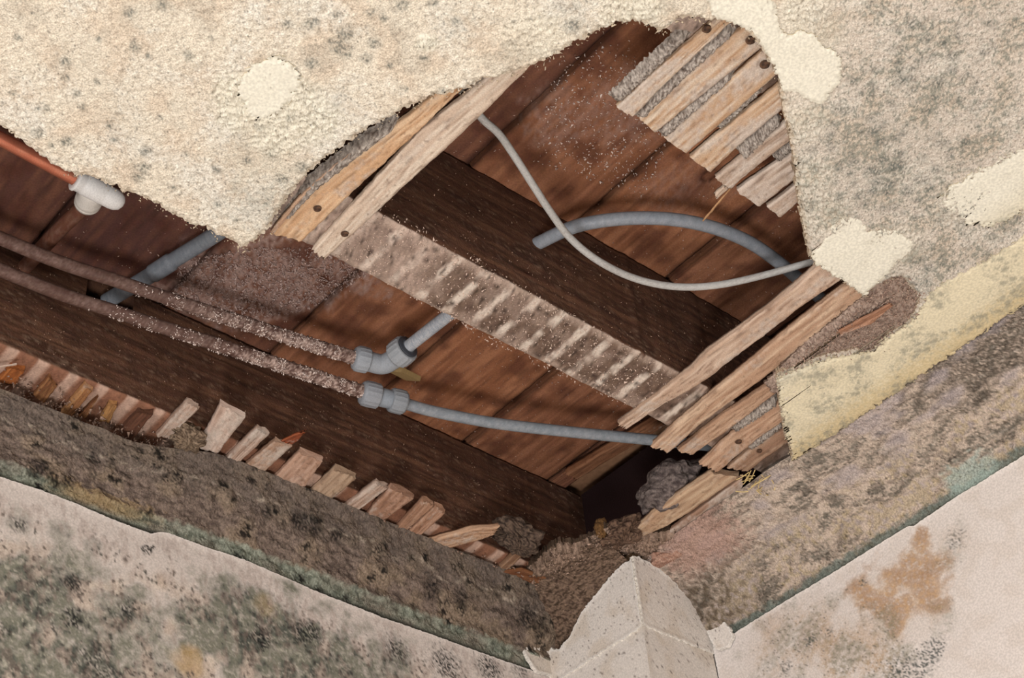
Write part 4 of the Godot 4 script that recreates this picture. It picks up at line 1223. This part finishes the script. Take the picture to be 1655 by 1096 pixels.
func laths() -> void:
	var honey := [s(216, 186, 154), s(198, 160, 124), s(152, 112, 80), 0.05]
	var pale := [s(214, 198, 180), s(196, 174, 154), s(146, 122, 104), 0.3]
	var stained := [s(206, 188, 168), s(184, 152, 122), s(150, 106, 70), 0.62]
	var grey := [s(194, 178, 164), s(170, 148, 130), s(128, 106, 90), 0.6]
	var brown := [s(192, 160, 134), s(172, 138, 112), s(122, 90, 70), 0.2]
	# two long laths at the left of the hole
	var g := "long laths crossing the upper left of the hole"
	var a := lath("honey coloured nailed lath lying along the mouldy ceiling edge", g, [[440, 378], [474, 340], [507, 308], [550, 273], [594, 239], [660, 187], [710, 147], [736, 126]], [[487, 391], [530, 350], [570, 311], [620, 265], [670, 219], [702, 188], [735, 156], [760, 134]], honey, LATH, 0.008, 0.002)
	nail(513, 336, LATH, 0.0042, a)
	a = lath("pale nailed lath crossing the hole from ceiling edge to bare joist", g, [[504, 406], [580, 323], [674, 219], [757, 152], [790, 122], [820, 96]], [[526, 419], [590, 361], [657, 299], [715, 246], [774, 191], [847, 118], [880, 86]], pale, LATH, 0.010, 0.003)
	nail(557, 377, LATH, 0.0042, a)
	lath("thin brown sliver of lath half buried under the mouldy ceiling edge", "", [[437, 374], [480, 322], [530, 276], [570, 246]], [[443, 377], [486, 328], [538, 282], [578, 250]], brown, 2.7095, 0.004, 0.002, "lath_sliver")
	# the fan of short laths at the top right
	g = "fan of plaster-stained short laths at the top right of the hole"
	var fan := [
		["topmost lath of the stained fan at top right", [[997, 174], [1072, 106], [1147, 42], [1170, 22]], [[1024, 189], [1092, 120], [1170, 48], [1192, 26]], stained],
		["second lath of the fan, nailed and streaked orange at its lower end", [[1034, 192], [1110, 122], [1193, 52], [1214, 32]], [[1059, 215], [1146, 146], [1231, 77], [1256, 54]], stained],
		["third lath of the fan, nailed near the smooth cream patch", [[1074, 224], [1156, 152], [1234, 84], [1250, 68]], [[1109, 249], [1184, 184], [1257, 120], [1276, 100]], stained],
		["fourth lath of the fan, longest of its middle laths", [[1115, 256], [1188, 196], [1260, 138], [1280, 120]], [[1149, 279], [1206, 226], [1264, 178], [1296, 152]], stained],
		["fifth lath of the fan, its pale square end standing proud", [[1157, 288], [1212, 244], [1266, 202], [1300, 176]], [[1180, 306], [1226, 268], [1275, 230], [1310, 204]], grey],
		["sixth lath of the fan, greyish with a frayed end", [[1191, 309], [1234, 280], [1277, 250], [1310, 228]], [[1228, 335], [1256, 313], [1284, 291], [1320, 262]], grey],
		["lowest lath of the fan beside the crumbling grey edge", [[1239, 336], [1264, 318], [1284, 302], [1320, 276]], [[1262, 352], [1276, 340], [1290, 328], [1326, 300]], grey]]
	for k in fan.size():
		var f: Array = fan[k]
		var o := lath(f[0], g, f[1], f[2], f[3], LATH + [0.0, 0.0008, 0.0, 0.0004, -0.0008, 0.0, 0.001][k], 0.008, 0.001)
		if k == 0: nail(1142, 46, LATH, 0.0045, o)
		if k == 1: nail(1213, 64, LATH, 0.0050, o)
		if k == 2: nail(1236, 103, LATH, 0.0052, o)
	lath("small broken splinter poking below the fifth lath of the fan", "", [[1155, 316], [1170, 300]], [[1161, 321], [1178, 304]], pale, 2.722, 0.004, 0.002, "splinter")
	# long laths at the right
	g = "long laths crossing the lower right of the hole"
	lath("broad warped lath crossing the dark cavity at lower right, uppermost of the group", g, [[1000, 687], [1050, 650], [1092, 618], [1118, 598], [1141, 573], [1190, 538], [1242, 500], [1318, 436], [1350, 408]], [[1014, 693], [1046, 672], [1076, 652], [1113, 633], [1148, 611], [1169, 593], [1228, 549], [1304, 490], [1356, 456], [1390, 428]], [s(206, 182, 162), s(184, 156, 134), s(138, 108, 90), 0.3], LATH, 0.009, 0.003)
	lath("long split lath below the broad warped one, running under the torn corner", g, [[1054, 723], [1094, 687], [1134, 652], [1242, 563], [1300, 515], [1363, 466], [1410, 430]], [[1083, 731], [1127, 691], [1160, 665], [1197, 639], [1249, 601], [1307, 552], [1394, 484], [1440, 448]], [s(204, 176, 150), s(182, 148, 122), s(132, 98, 76), 0.2], 2.711, 0.009, 0.004)
	lath("third lath down at lower right, plain end hanging free", g, [[1096, 729], [1130, 702], [1162, 677], [1249, 618], [1290, 588]], [[1120, 735], [1150, 714], [1179, 695], [1252, 638], [1296, 606]], brown, LATH + 0.001, 0.008, 0.002)
	a = lath("fourth lath down at lower right, broad with a rusty nail", g, [[1132, 751], [1158, 726], [1184, 702], [1252, 658], [1290, 630]], [[1163, 762], [1193, 736], [1225, 710], [1258, 687], [1300, 656]], [s(200, 168, 142), s(180, 144, 118), s(130, 96, 74), 0.15], LATH, 0.008, 0.005)
	nail(1193, 713, LATH, 0.0044, a)
	a = lath("fifth lath down at lower right, dark round its nail hole", g, [[1176, 757], [1215, 726], [1263, 696], [1296, 672]], [[1210, 762], [1240, 740], [1268, 720], [1304, 694]], [s(176, 146, 122), s(152, 120, 98), s(104, 78, 62), 0.3], LATH + 0.0015, 0.008, 0.004)
	nail(1227, 728, LATH + 0.001, 0.0036, a)
	lath("lath set below a dark slit above the reddish plaster near the corner", g, [[1020, 865], [1060, 828], [1108, 794], [1152, 765]], [[1040, 868], [1080, 850], [1114, 830], [1158, 798], [1196, 772]], [s(200, 174, 146), s(180, 148, 120), s(134, 102, 80), 0.15], LATH - 0.001, 0.009, 0.003)
	lath("plaster-smeared lath between the dark slit and the reddish plaster", g, [[1084, 858], [1116, 834], [1162, 800], [1198, 775]], [[1114, 870], [1136, 857], [1166, 830], [1198, 806]], [s(178, 150, 130), s(156, 124, 104), s(112, 84, 68), 0.6], LATH, 0.008, 0.004)
	# broken stubs along the left wall
	g = "broken lath stubs along the left wall"
	var dk := [s(150, 106, 70), s(126, 82, 54), s(80, 50, 34), 0.1]
	var dusty := [s(196, 172, 156), s(172, 144, 126), s(122, 96, 80), 0.5]
	for q in [
		["split orange lath stub nearest the left edge of the photo", [[-4, 616], [15, 596]], [[26, 622], [40, 601]], [s(176, 108, 60), s(146, 84, 46), s(92, 52, 30), 0.0], LATH],
		["dark rotten lath stub, second from the left edge", [[54, 640], [78, 612]], [[72, 652], [90, 629]], dk, LATH],
		["split brown lath stub, third from the left edge", [[98, 668], [135, 624]], [[117, 674], [149, 633]], [s(176, 130, 88), s(146, 100, 66), s(92, 60, 42), 0.2], LATH],
		["thin crooked lath stub beside the split brown one", [[127, 674], [150, 651]], [[140, 676], [158, 645]], dk, LATH + 0.001],
		["short amber lath stub before the dark tongue", [[160, 680], [175, 655]], [[177, 684], [188, 658]], [s(170, 126, 80), s(140, 98, 62), s(90, 60, 40), 0.1], LATH],
		["dark rounded tongue of lath with a nail hole", [[188, 708], [204, 686], [222, 668]], [[212, 716], [230, 692], [247, 672]], [s(110, 74, 58), s(92, 60, 46), s(56, 38, 30), 0.0], LATH],
		["slim pale lath stub pointing up past the dark tongue", [[252, 705], [302, 651]], [[276, 708], [321, 662]], dusty, LATH],
		["broad whitened lath stub, palest of the row", [[320, 724], [338, 690], [356, 655]], [[352, 734], [374, 704], [396, 677]], [s(212, 192, 178), s(194, 168, 152), s(150, 122, 106), 0.5], LATH - 0.001],
		["nail-holed lath stub next right of the palest one", [[358, 750], [415, 694]], [[378, 758], [434, 704]], dusty, LATH],
		["lath stub with torn brown splinters at its tip", [[376, 770], [444, 715]], [[416, 774], [471, 723]], [s(190, 160, 138), s(166, 134, 112), s(118, 90, 72), 0.35], LATH],
		["grooved square-ended lath stub in the middle of the row", [[436, 782], [483, 733]], [[488, 794], [521, 747]], [s(196, 164, 144), s(174, 138, 116), s(124, 94, 76), 0.2], LATH],
		["smooth tan lath stub with a clean cut end", [[494, 804], [540, 760]], [[527, 816], [576, 774]], [s(186, 160, 136), s(166, 138, 114), s(130, 104, 84), 0.2], LATH],
		["rough plaster-caked lath stub right of the clean cut one", [[546, 828], [608, 782]], [[574, 830], [627, 791]], dusty, LATH + 0.001],
		["wide wedge-shaped lath stub right of the caked one", [[582, 850], [604, 818], [631, 789]], [[612, 850], [640, 828], [669, 807]], [s(180, 144, 122), s(156, 118, 96), s(110, 80, 64), 0.25], LATH],
		["left half of the lath stub split by a dark crack", [[638, 858], [683, 809]], [[652, 864], [701, 819]], [s(184, 148, 124), s(160, 122, 98), s(112, 82, 64), 0.15], LATH],
		["right half of the lath stub split by a dark crack", [[651, 868], [703, 819]], [[660, 886], [719, 831]], [s(180, 142, 118), s(156, 116, 92), s(110, 78, 60), 0.15], LATH],
		["short slim lath stub standing in fluffy debris", [[793, 931], [848, 881]], [[812, 930], [858, 888]], [s(150, 118, 94), s(126, 94, 72), s(86, 62, 48), 0.2], LATH],
		["round-ended greyish lath stub nearest the boxed corner", [[848, 932], [872, 908], [894, 891]], [[880, 936], [898, 918], [912, 902]], [s(146, 126, 112), s(122, 100, 86), s(84, 66, 56), 0.5], LATH]]:
		lath(q[0], g, q[1], q[2], q[3], q[4], 0.009, 0.0025, "lath_stub")
	lath("long loose lath tilted across the row near the boxed corner", g, [[658, 886], [712, 870], [765, 855], [803, 853]], [[690, 897], [738, 884], [779, 873], [800, 864]], [s(190, 156, 128), s(164, 126, 98), s(116, 84, 64), 0.15], LATH - 0.002, 0.007, 0.006, "lath_stub")
	lath("flat brown splinter of lath lying crosswise by the boxed corner", g, [[806, 926], [843, 921], [890, 936]], [[812, 942], [847, 947], [888, 942]], [s(130, 88, 60), s(108, 68, 44), s(70, 44, 32), 0.05], LATH - 0.004, 0.004, 0.003, "lath_stub")
	lath("torn brown splinter curling from a lath stub tip", "", [[455, 713], [474, 704], [489, 699]], [[470, 720], [482, 712], [490, 703]], [s(160, 92, 60), s(126, 66, 42), s(80, 44, 30), 0.0], LATH + 0.004, 0.003, 0.006, "splinter")
	lath("torn sliver of lath stuck flat on the rough base coat", "", [[1352, 538], [1400, 512], [1438, 492]], [[1362, 541], [1408, 524], [1444, 494]], [s(180, 138, 112), s(150, 108, 84), s(104, 72, 56), 0.2], 2.699, 0.003, 0.002, "splinter")
	lath("fine straw hanging from the fifth lath of the fan", "", [[1135, 357], [1179, 305]], [[1137, 358], [1181, 306]], [s(190, 150, 110), s(160, 120, 84), s(120, 86, 60), 0.0], 2.708, 0.0012, 0.0, "straw")
	lath("pale straw poking out over the split orange stub", "", [[-10, 594], [27, 588]], [[-10, 597], [27, 590]], [s(210, 186, 170), s(190, 164, 146), s(150, 120, 100), 0.0], 2.704, 0.0014, 0.0, "straw")

# ------------------------------------------------------------------ painted walls and the boxed corner

func walls() -> void:
	mould_l = blobs_z([[50, 960, 80, 1.0], [20, 1050, 90, 1.0], [110, 930, 50, 0.7], [200, 1010, 70, 0.7], [150, 1075, 110, 0.8], [330, 1010, 55, 0.9], [400, 1020, 80, 1.0], [470, 1060, 90, 1.0], [380, 980, 50, 0.8], [560, 1080, 60, 0.9], [640, 1090, 50, 0.7], [270, 1090, 70, 0.5], [100, 860, 22, 0.5], [150, 880, 20, 0.5], [30, 840, 24, 0.4]], WZ)
	black_l = blobs_z([[120, 1000, 26, 1.0], [116, 945, 22, 0.9], [205, 985, 22, 0.8], [30, 848, 18, 0.7], [420, 1032, 22, 1.0], [490, 1024, 24, 1.0], [505, 1020, 16, 1.0], [236, 888, 11, 1.4], [245, 886, 6, 1.4], [150, 1065, 40, 0.6], [170, 1090, 30, 0.6], [640, 1050, 26, 0.7], [720, 1075, 30, 0.9], [790, 1080, 26, 0.9], [840, 1080, 20, 0.6], [8, 1020, 20, 0.5]], WZ)
	amber_l = blobs_z([[310, 1080, 30, 1.0], [430, 980, 20, 0.5], [260, 940, 18, 0.4]], WZ)
	var fz := flat_z([[-160, 728], [0, 772], [60, 791], [120, 814], [180, 840], [220, 855], [246, 864], [254, 861], [262, 860], [272, 862], [330, 884], [400, 908], [460, 934], [520, 960], [560, 976], [620, 1000], [680, 1020], [740, 1042], [800, 1064], [860, 1085], [900, 1098]], WZ)
	fz.append(Vector2(1.318, fz[-1].y)); fz.append(Vector2(1.318, 2.198)); fz.append(Vector2(-0.2, 2.198)); fz.append(Vector2(-0.2, COVE))
	struct("trim_left_paint", sheet(fz, 0.002, 0.0055, wall_rise, wall_tint_left, 0.0008, s(196, 186, 176)), M.paint, "painted face of the left wall, blotched with dark green and black mould", "wall", self, Vector3(0, 0, WZ + 0.0004), Basis(Vector3.RIGHT, Vector3.FORWARD, Vector3.UP))
	var lip := flat_z([[845, 1050], [856, 1043], [874, 1045], [892, 1052], [910, 1049], [922, 1052], [916, 1078], [900, 1094], [868, 1087], [852, 1064]], WZ + 0.006)
	struct("trim_left_lip", sheet(lip, 0.0015, 0.004, wall_rise, box_tint, 0.0015, s(220, 212, 202)), M.paint, "scrap of white paint left on the wall beside the boxed corner", "wall", self, Vector3(0, 0, WZ + 0.006), Basis(Vector3.RIGHT, Vector3.FORWARD, Vector3.UP))
	mould_r = blobs_x([[1300, 1030, 60, 0.8], [1360, 1060, 60, 1.0], [1420, 1070, 60, 0.9], [1250, 1060, 50, 0.6], [1330, 990, 30, 0.5], [1540, 880, 36, 0.35], [1520, 1000, 30, 0.4]], WX)
	black_r = blobs_x([[1455, 1085, 26, 1.0], [1510, 1050, 22, 1.0], [1490, 1075, 26, 0.9], [1545, 872, 20, 0.5], [1395, 942, 8, 0.9], [1310, 1035, 10, 0.7], [1270, 1080, 14, 0.6], [1340, 1020, 8, 0.6]], WX)
	amber_r = blobs_x([[1488, 880, 24], [1480, 930, 40], [1440, 945, 36], [1500, 960, 40], [1460, 985, 36], [1395, 958, 28], [1500, 920, 34], [1425, 965, 30], [1455, 1010, 24], [1470, 905, 24], [1330, 1030, 40, 0.5], [1400, 1030, 40, 0.4], [1250, 1020, 30, 0.4]], WX)
	var fx := flat_x([[1163, 1040], [1186, 1025], [1230, 997], [1300, 954], [1360, 918], [1400, 893], [1470, 850], [1476, 852], [1540, 808], [1600, 771], [1655, 737], [1760, 672], [1860, 610]], WX)
	fx.append(Vector2(0.05, COVE)); fx.append(Vector2(0.05, 2.198)); fx.append(Vector2(-1.156, 2.198)); fx.append(Vector2(-1.156, fx[0].y))
	struct("trim_right_paint", sheet(fx, 0.002, 0.0055, wall_rise, wall_tint_right, 0.0008, s(214, 206, 198)), M.paint, "painted face of the right wall with an amber stain and black mould specks", "wall", self, Vector3(WX - 0.0004, 0, 0), Basis(Vector3.BACK, Vector3.RIGHT, Vector3.UP))
	var lip_r := flat_x([[1146, 1000], [1153, 998], [1160, 996], [1165, 1004], [1169, 1003], [1176, 1012], [1186, 1026], [1178, 1046], [1158, 1052], [1142, 1020]], WX - 0.006)
	struct("trim_right_lip", sheet(lip_r, 0.0015, 0.004, wall_rise, box_tint, 0.002, s(226, 218, 208)), M.paint, "scrap of white paint on the right wall where it meets the boxed corner", "wall", self, Vector3(WX - 0.006, 0, 0), Basis(Vector3.BACK, Vector3.RIGHT, Vector3.UP))
	# the boxed corner: dirty core, white skins, cornice remnant with a lip
	var box := Node3D.new()
	box.name = "boxed_corner"
	add_child(box)
	box.position = Vector3(BX, 0, BZ)
	tag(box, "white boxed-in pipe corner with a torn pointed top, where both walls meet", "boxing", "", "structure")
	var core := func(i: int, j: int) -> Vector3:
		var a: float = [[0.128, 0.0], [0.064, 0.0], [0.0, 0.0], [0.0, -0.086], [0.0, -0.172]][i][0]
		var b: float = [[0.128, 0.0], [0.064, 0.0], [0.0, 0.0], [0.0, -0.086], [0.0, -0.172]][i][1]
		return Vector3(a + 0.0065, 2.3 + 0.41 * j / 19.0, b - 0.0065)
	put("core", grid(5, 20, core, func(i, j): return s(112, 88, 64).lerp(s(74, 58, 46), 0.5 + 0.5 * sin(i * 3.0 + j)), false, true), M.mortar, box)
	var inv := Transform3D(Basis(), -box.position)
	var up_l := flat_x([[1030, 901], [1022, 905], [1012, 910], [1002, 918], [990, 930], [978, 944], [966, 960], [958, 968], [948, 982], [940, 994], [934, 1006], [928, 1016], [922, 1030], [918, 1034], [912, 1042], [908, 1050]], BX)
	up_l.append(Vector2(-1.33, 2.646)); up_l.append(Vector2(-1.33, 2.59)); up_l.append(Vector2(BZ, 2.59)); up_l.append(Vector2(BZ, up_l[0].y))
	var turn_l := Basis(Vector3.BACK, Vector3.RIGHT, Vector3.UP)
	var turn_r := Basis(Vector3.RIGHT, Vector3.FORWARD, Vector3.UP)
	put("cornice_remnant", sheet(up_l, 0.002, 0.005, wall_rise, box_tint, 0.0022, s(226, 218, 206)), M.paint, box, inv * Vector3(BX - 0.0015, 0, 0), turn_l)
	var up_r := flat_z([[1028, 901], [1044, 907], [1054, 914], [1066, 921], [1076, 930], [1088, 940], [1098, 950], [1110, 960], [1120, 970], [1128, 980], [1136, 988], [1142, 999], [1152, 999], [1160, 996], [1168, 1004], [1176, 1012], [1184, 1024]], BZ)
	up_r.append(Vector2(WX + 0.002, 2.628)); up_r.append(Vector2(WX + 0.002, 2.592)); up_r.append(Vector2(BX - 0.001, 2.592)); up_r.append(Vector2(BX - 0.001, up_r[0].y))
	put("cornice_remnant", sheet(up_r, 0.002, 0.005, wall_rise, func(u, v, d): return box_tint(u + 3.0, v, d), 0.0022, s(226, 218, 206)), M.paint, box, inv * Vector3(0, 0, BZ + 0.0015), turn_r)
	put("side_panel", sheet(PackedVector2Array([Vector2(-1.33, 2.2), Vector2(-1.33, COVE), Vector2(BZ, COVE), Vector2(BZ, 2.2)]), 0.003, 0.006, wall_rise, func(u, v, d): return box_tint(u + 5.0, v, 1.0) * 0.94, 0.0, s(210, 200, 190)), M.paint, box, inv * Vector3(BX, 0, 0), turn_l)
	put("side_panel", sheet(PackedVector2Array([Vector2(BX, 2.2), Vector2(BX, COVE), Vector2(WX - 0.002, COVE), Vector2(WX - 0.003, 2.2)]), 0.003, 0.006, wall_rise, func(u, v, d): return box_tint(u + 7.0, v, 1.0) * 0.94, 0.0, s(210, 200, 190)), M.paint, box, inv * Vector3(0, 0, BZ), turn_r)
	put("lower_casing", boxes([[Vector3(0.0, 0.0, -0.172), Vector3(0.127, 2.2, 0.0)]], s(212, 202, 194)), M.paint, box)

# ------------------------------------------------------------------ debris

func crumbs() -> void:
	# the clot of grey plaster hanging by the lath ends
	var gt := func(i: int, j: int) -> Color:
		var n := n_mid.get_noise_2d(i * 4.0, j * 4.0) + n_fine.get_noise_2d(i * 3.0, j * 3.0)
		return s(138, 124, 118).lerp(s(78, 68, 66), clampf(n * 1.2 + 0.35, 0.0, 1.0))
	var lumps := [
		["big cracked lump of grey plaster wedged behind the short lath ends", on_y(1086, 788, 2.742), Vector3(0.030, 0.026, 0.046), 0.5, 0.0, gt],
		["dark fluffy clump of debris above the slim stub near the corner", on_y(838, 868, 2.72), Vector3(0.026, 0.016, 0.018), 0.9, 40.0, func(i, j): return s(120, 100, 86).lerp(s(52, 42, 36), clampf(n_fine.get_noise_2d(i * 5.0, j * 5.0) * 1.6 + 0.45, 0.0, 1.0))],
		["brown crumbly heap on the brink of the dark hole above the boxed corner", on_y(1002, 862, 2.716), Vector3(0.018, 0.014, 0.030), 0.8, 80.0, func(i, j): return s(128, 102, 84).lerp(s(62, 46, 38), clampf(n_fine.get_noise_2d(i * 5.0, j * 5.0) * 1.6 + 0.4, 0.0, 1.0))],
		["curly plaster debris between the slim stub and the palest stub", on_y(302, 704, 2.712), Vector3(0.018, 0.010, 0.016), 0.9, 120.0, func(i, j): return s(160, 138, 116).lerp(s(84, 68, 54), clampf(n_fine.get_noise_2d(i * 5.0, j * 5.0) * 1.6 + 0.4, 0.0, 1.0))],
		["pinkish plaster lump right beside the white point of the boxed corner", on_y(1085, 905, 2.702), Vector3(0.022, 0.010, 0.026), 0.45, 160.0, func(i, j): return s(196, 158, 138).lerp(s(160, 118, 100), clampf(n_mid.get_noise_2d(i * 3.0, j * 3.0) * 1.5 + 0.4, 0.0, 1.0))],
		["thin yellowish flake of wood on the brink above the boxed corner", on_y(972, 854, 2.722), Vector3(0.010, 0.012, 0.008), 0.5, 200.0, func(_i, _j): return s(120, 88, 54)]]
	for q in lumps:
		var o := put("plaster_lump", lump(q[2], q[3], q[5], 34, q[4]), M.mortar, self, q[1])
		tag(o, q[0], "plaster lump")
	# loose crumbs, dust and slivers nobody could count
	var deck_poly := flat_y([[60, 240], [500, 260], [780, 140], [1000, 30], [1290, 330], [1290, 480], [1100, 720], [900, 780], [640, 660], [220, 480], [0, 380]], DECK)
	scatter("dust_flecks", self, in_poly(deck_poly, 1500, DECK - 0.001, DECK + 0.0005), s(190, 162, 146), 0.0010, "pale flecks of plaster dust clinging under the reddish floorboards", "dust")
	scatter("dust_flecks", self, in_poly(flat_y([[900, 100], [1020, 60], [1080, 230], [1040, 320], [860, 260]], DECK), 700, DECK - 0.0016, DECK), s(222, 204, 194), 0.0014, "pale plaster flecks on the brightest boards left of the lath fan", "dust")
	scatter("dust_flecks", self, in_poly(flat_y([[290, 420], [420, 400], [600, 400], [600, 440], [500, 500], [400, 520], [280, 480]], DECK), 2600, DECK - 0.0015, DECK + 0.0005), s(178, 154, 146), 0.0015, "thick pinkish grey dust on the boards beside the bare joist", "dust")
	var face := []
	for k in 700: face.append(Vector3(rng.randf_range(0.4, 1.35), rng.randf_range(JOIST, DECK), -1.2715))
	for k in 420: face.append(Vector3(rng.randf_range(0.68, 1.3), rng.randf_range(JOIST, DECK), -0.8815))
	scatter("dust_flecks", self, face, s(168, 138, 116), 0.0009, "pale flecks and slivers stuck to the joist sides", "dust")
	var under := in_poly(flat_y([[520, 400], [600, 320], [760, 410], [1060, 586], [1130, 640], [1020, 660], [800, 560], [614, 450]], JOIST), 1500, JOIST - 0.0016, JOIST + 0.0004)
	scatter("plaster_crumbs", self, under, s(196, 172, 156), 0.0014, "pale plaster crumbs stuck under the striped joist", "crumbs")
	# torn straw in the old plaster, right of the lowest laths
	var st := []
	for k in 26:
		var p := on_y(rng.randf_range(1196, 1256), rng.randf_range(768, 800), rng.randf_range(2.695, 2.703))
		st.append([p, Vector3(rng.randfn(0, 0.5), rng.randfn(-0.15, 0.25), rng.randfn(0, 1.0)).normalized() * rng.randf_range(0.008, 0.020)])
	var o_st := st[0][0] as Vector3
	var sv := SurfaceTool.new()
	sv.begin(Mesh.PRIMITIVE_TRIANGLES)
	for q in st:
		sv.append_from(tube(smooth_path([q[0] - q[1] * 0.5, q[0] + Vector3(0, -0.001, 0), q[0] + q[1] * 0.5], 4), func(_t): return 0.0006, func(_t, _a): return s(214, 188, 132), 5, null, o_st), 0, Transform3D())
	var tuft := put("straw_tuft", sv.commit(), M.wood, self, o_st)
	tag(tuft, "tuft of yellow straw sticking from the plaster beside the lowest laths", "straw", "", "stuff")
	# crumbs along the broken plaster rims and on the base coat
	var rim := []
	for k in range(8, FINISH.size() - 1):
		var a: Array = FINISH[k]
		var b: Array = FINISH[k + 1]
		for q in 3:
			var t := rng.randf()
			rim.append(on_y(lerpf(a[0], b[0], t), lerpf(a[1], b[1], t), rng.randf_range(2.699, 2.711)) + Vector3(rng.randfn(0, 0.0022), 0, rng.randfn(0, 0.0022)))
	scatter("plaster_crumbs", self, rim, s(198, 180, 154), 0.0014, "cream plaster crumbs along the broken rim of the ceiling", "crumbs")
	var dirt := in_poly(flat_y([[1256, 602], [1392, 487], [1440, 446], [1490, 450], [1500, 500], [1440, 560], [1340, 590]], 2.703), 900, 2.699, 2.705)
	dirt.append_array(in_poly(flat_y([[880, 890], [985, 862], [1060, 872], [1160, 868], [1140, 930], [1030, 900], [960, 960], [900, 1000]], 2.703), 600, 2.698, 2.708))
	scatter("plaster_crumbs", self, dirt, s(160, 134, 118), 0.0016, "brown crumbs on the rough base coat and over the boxed corner", "crumbs")
	var row := []
	for k in 34:
		var t := k / 33.0
		for q in 36: row.append(on_y(lerpf(0, 860, t) + rng.randfn(0, 14), lerpf(618, 945, t) + 14.0 * sin(t * PI) + rng.randfn(0, 11), rng.randf_range(2.706, 2.722)))
	scatter("plaster_crumbs", self, row, s(140, 114, 98), 0.0024, "brown plaster crumbs packed round the broken lath stubs", "crumbs")
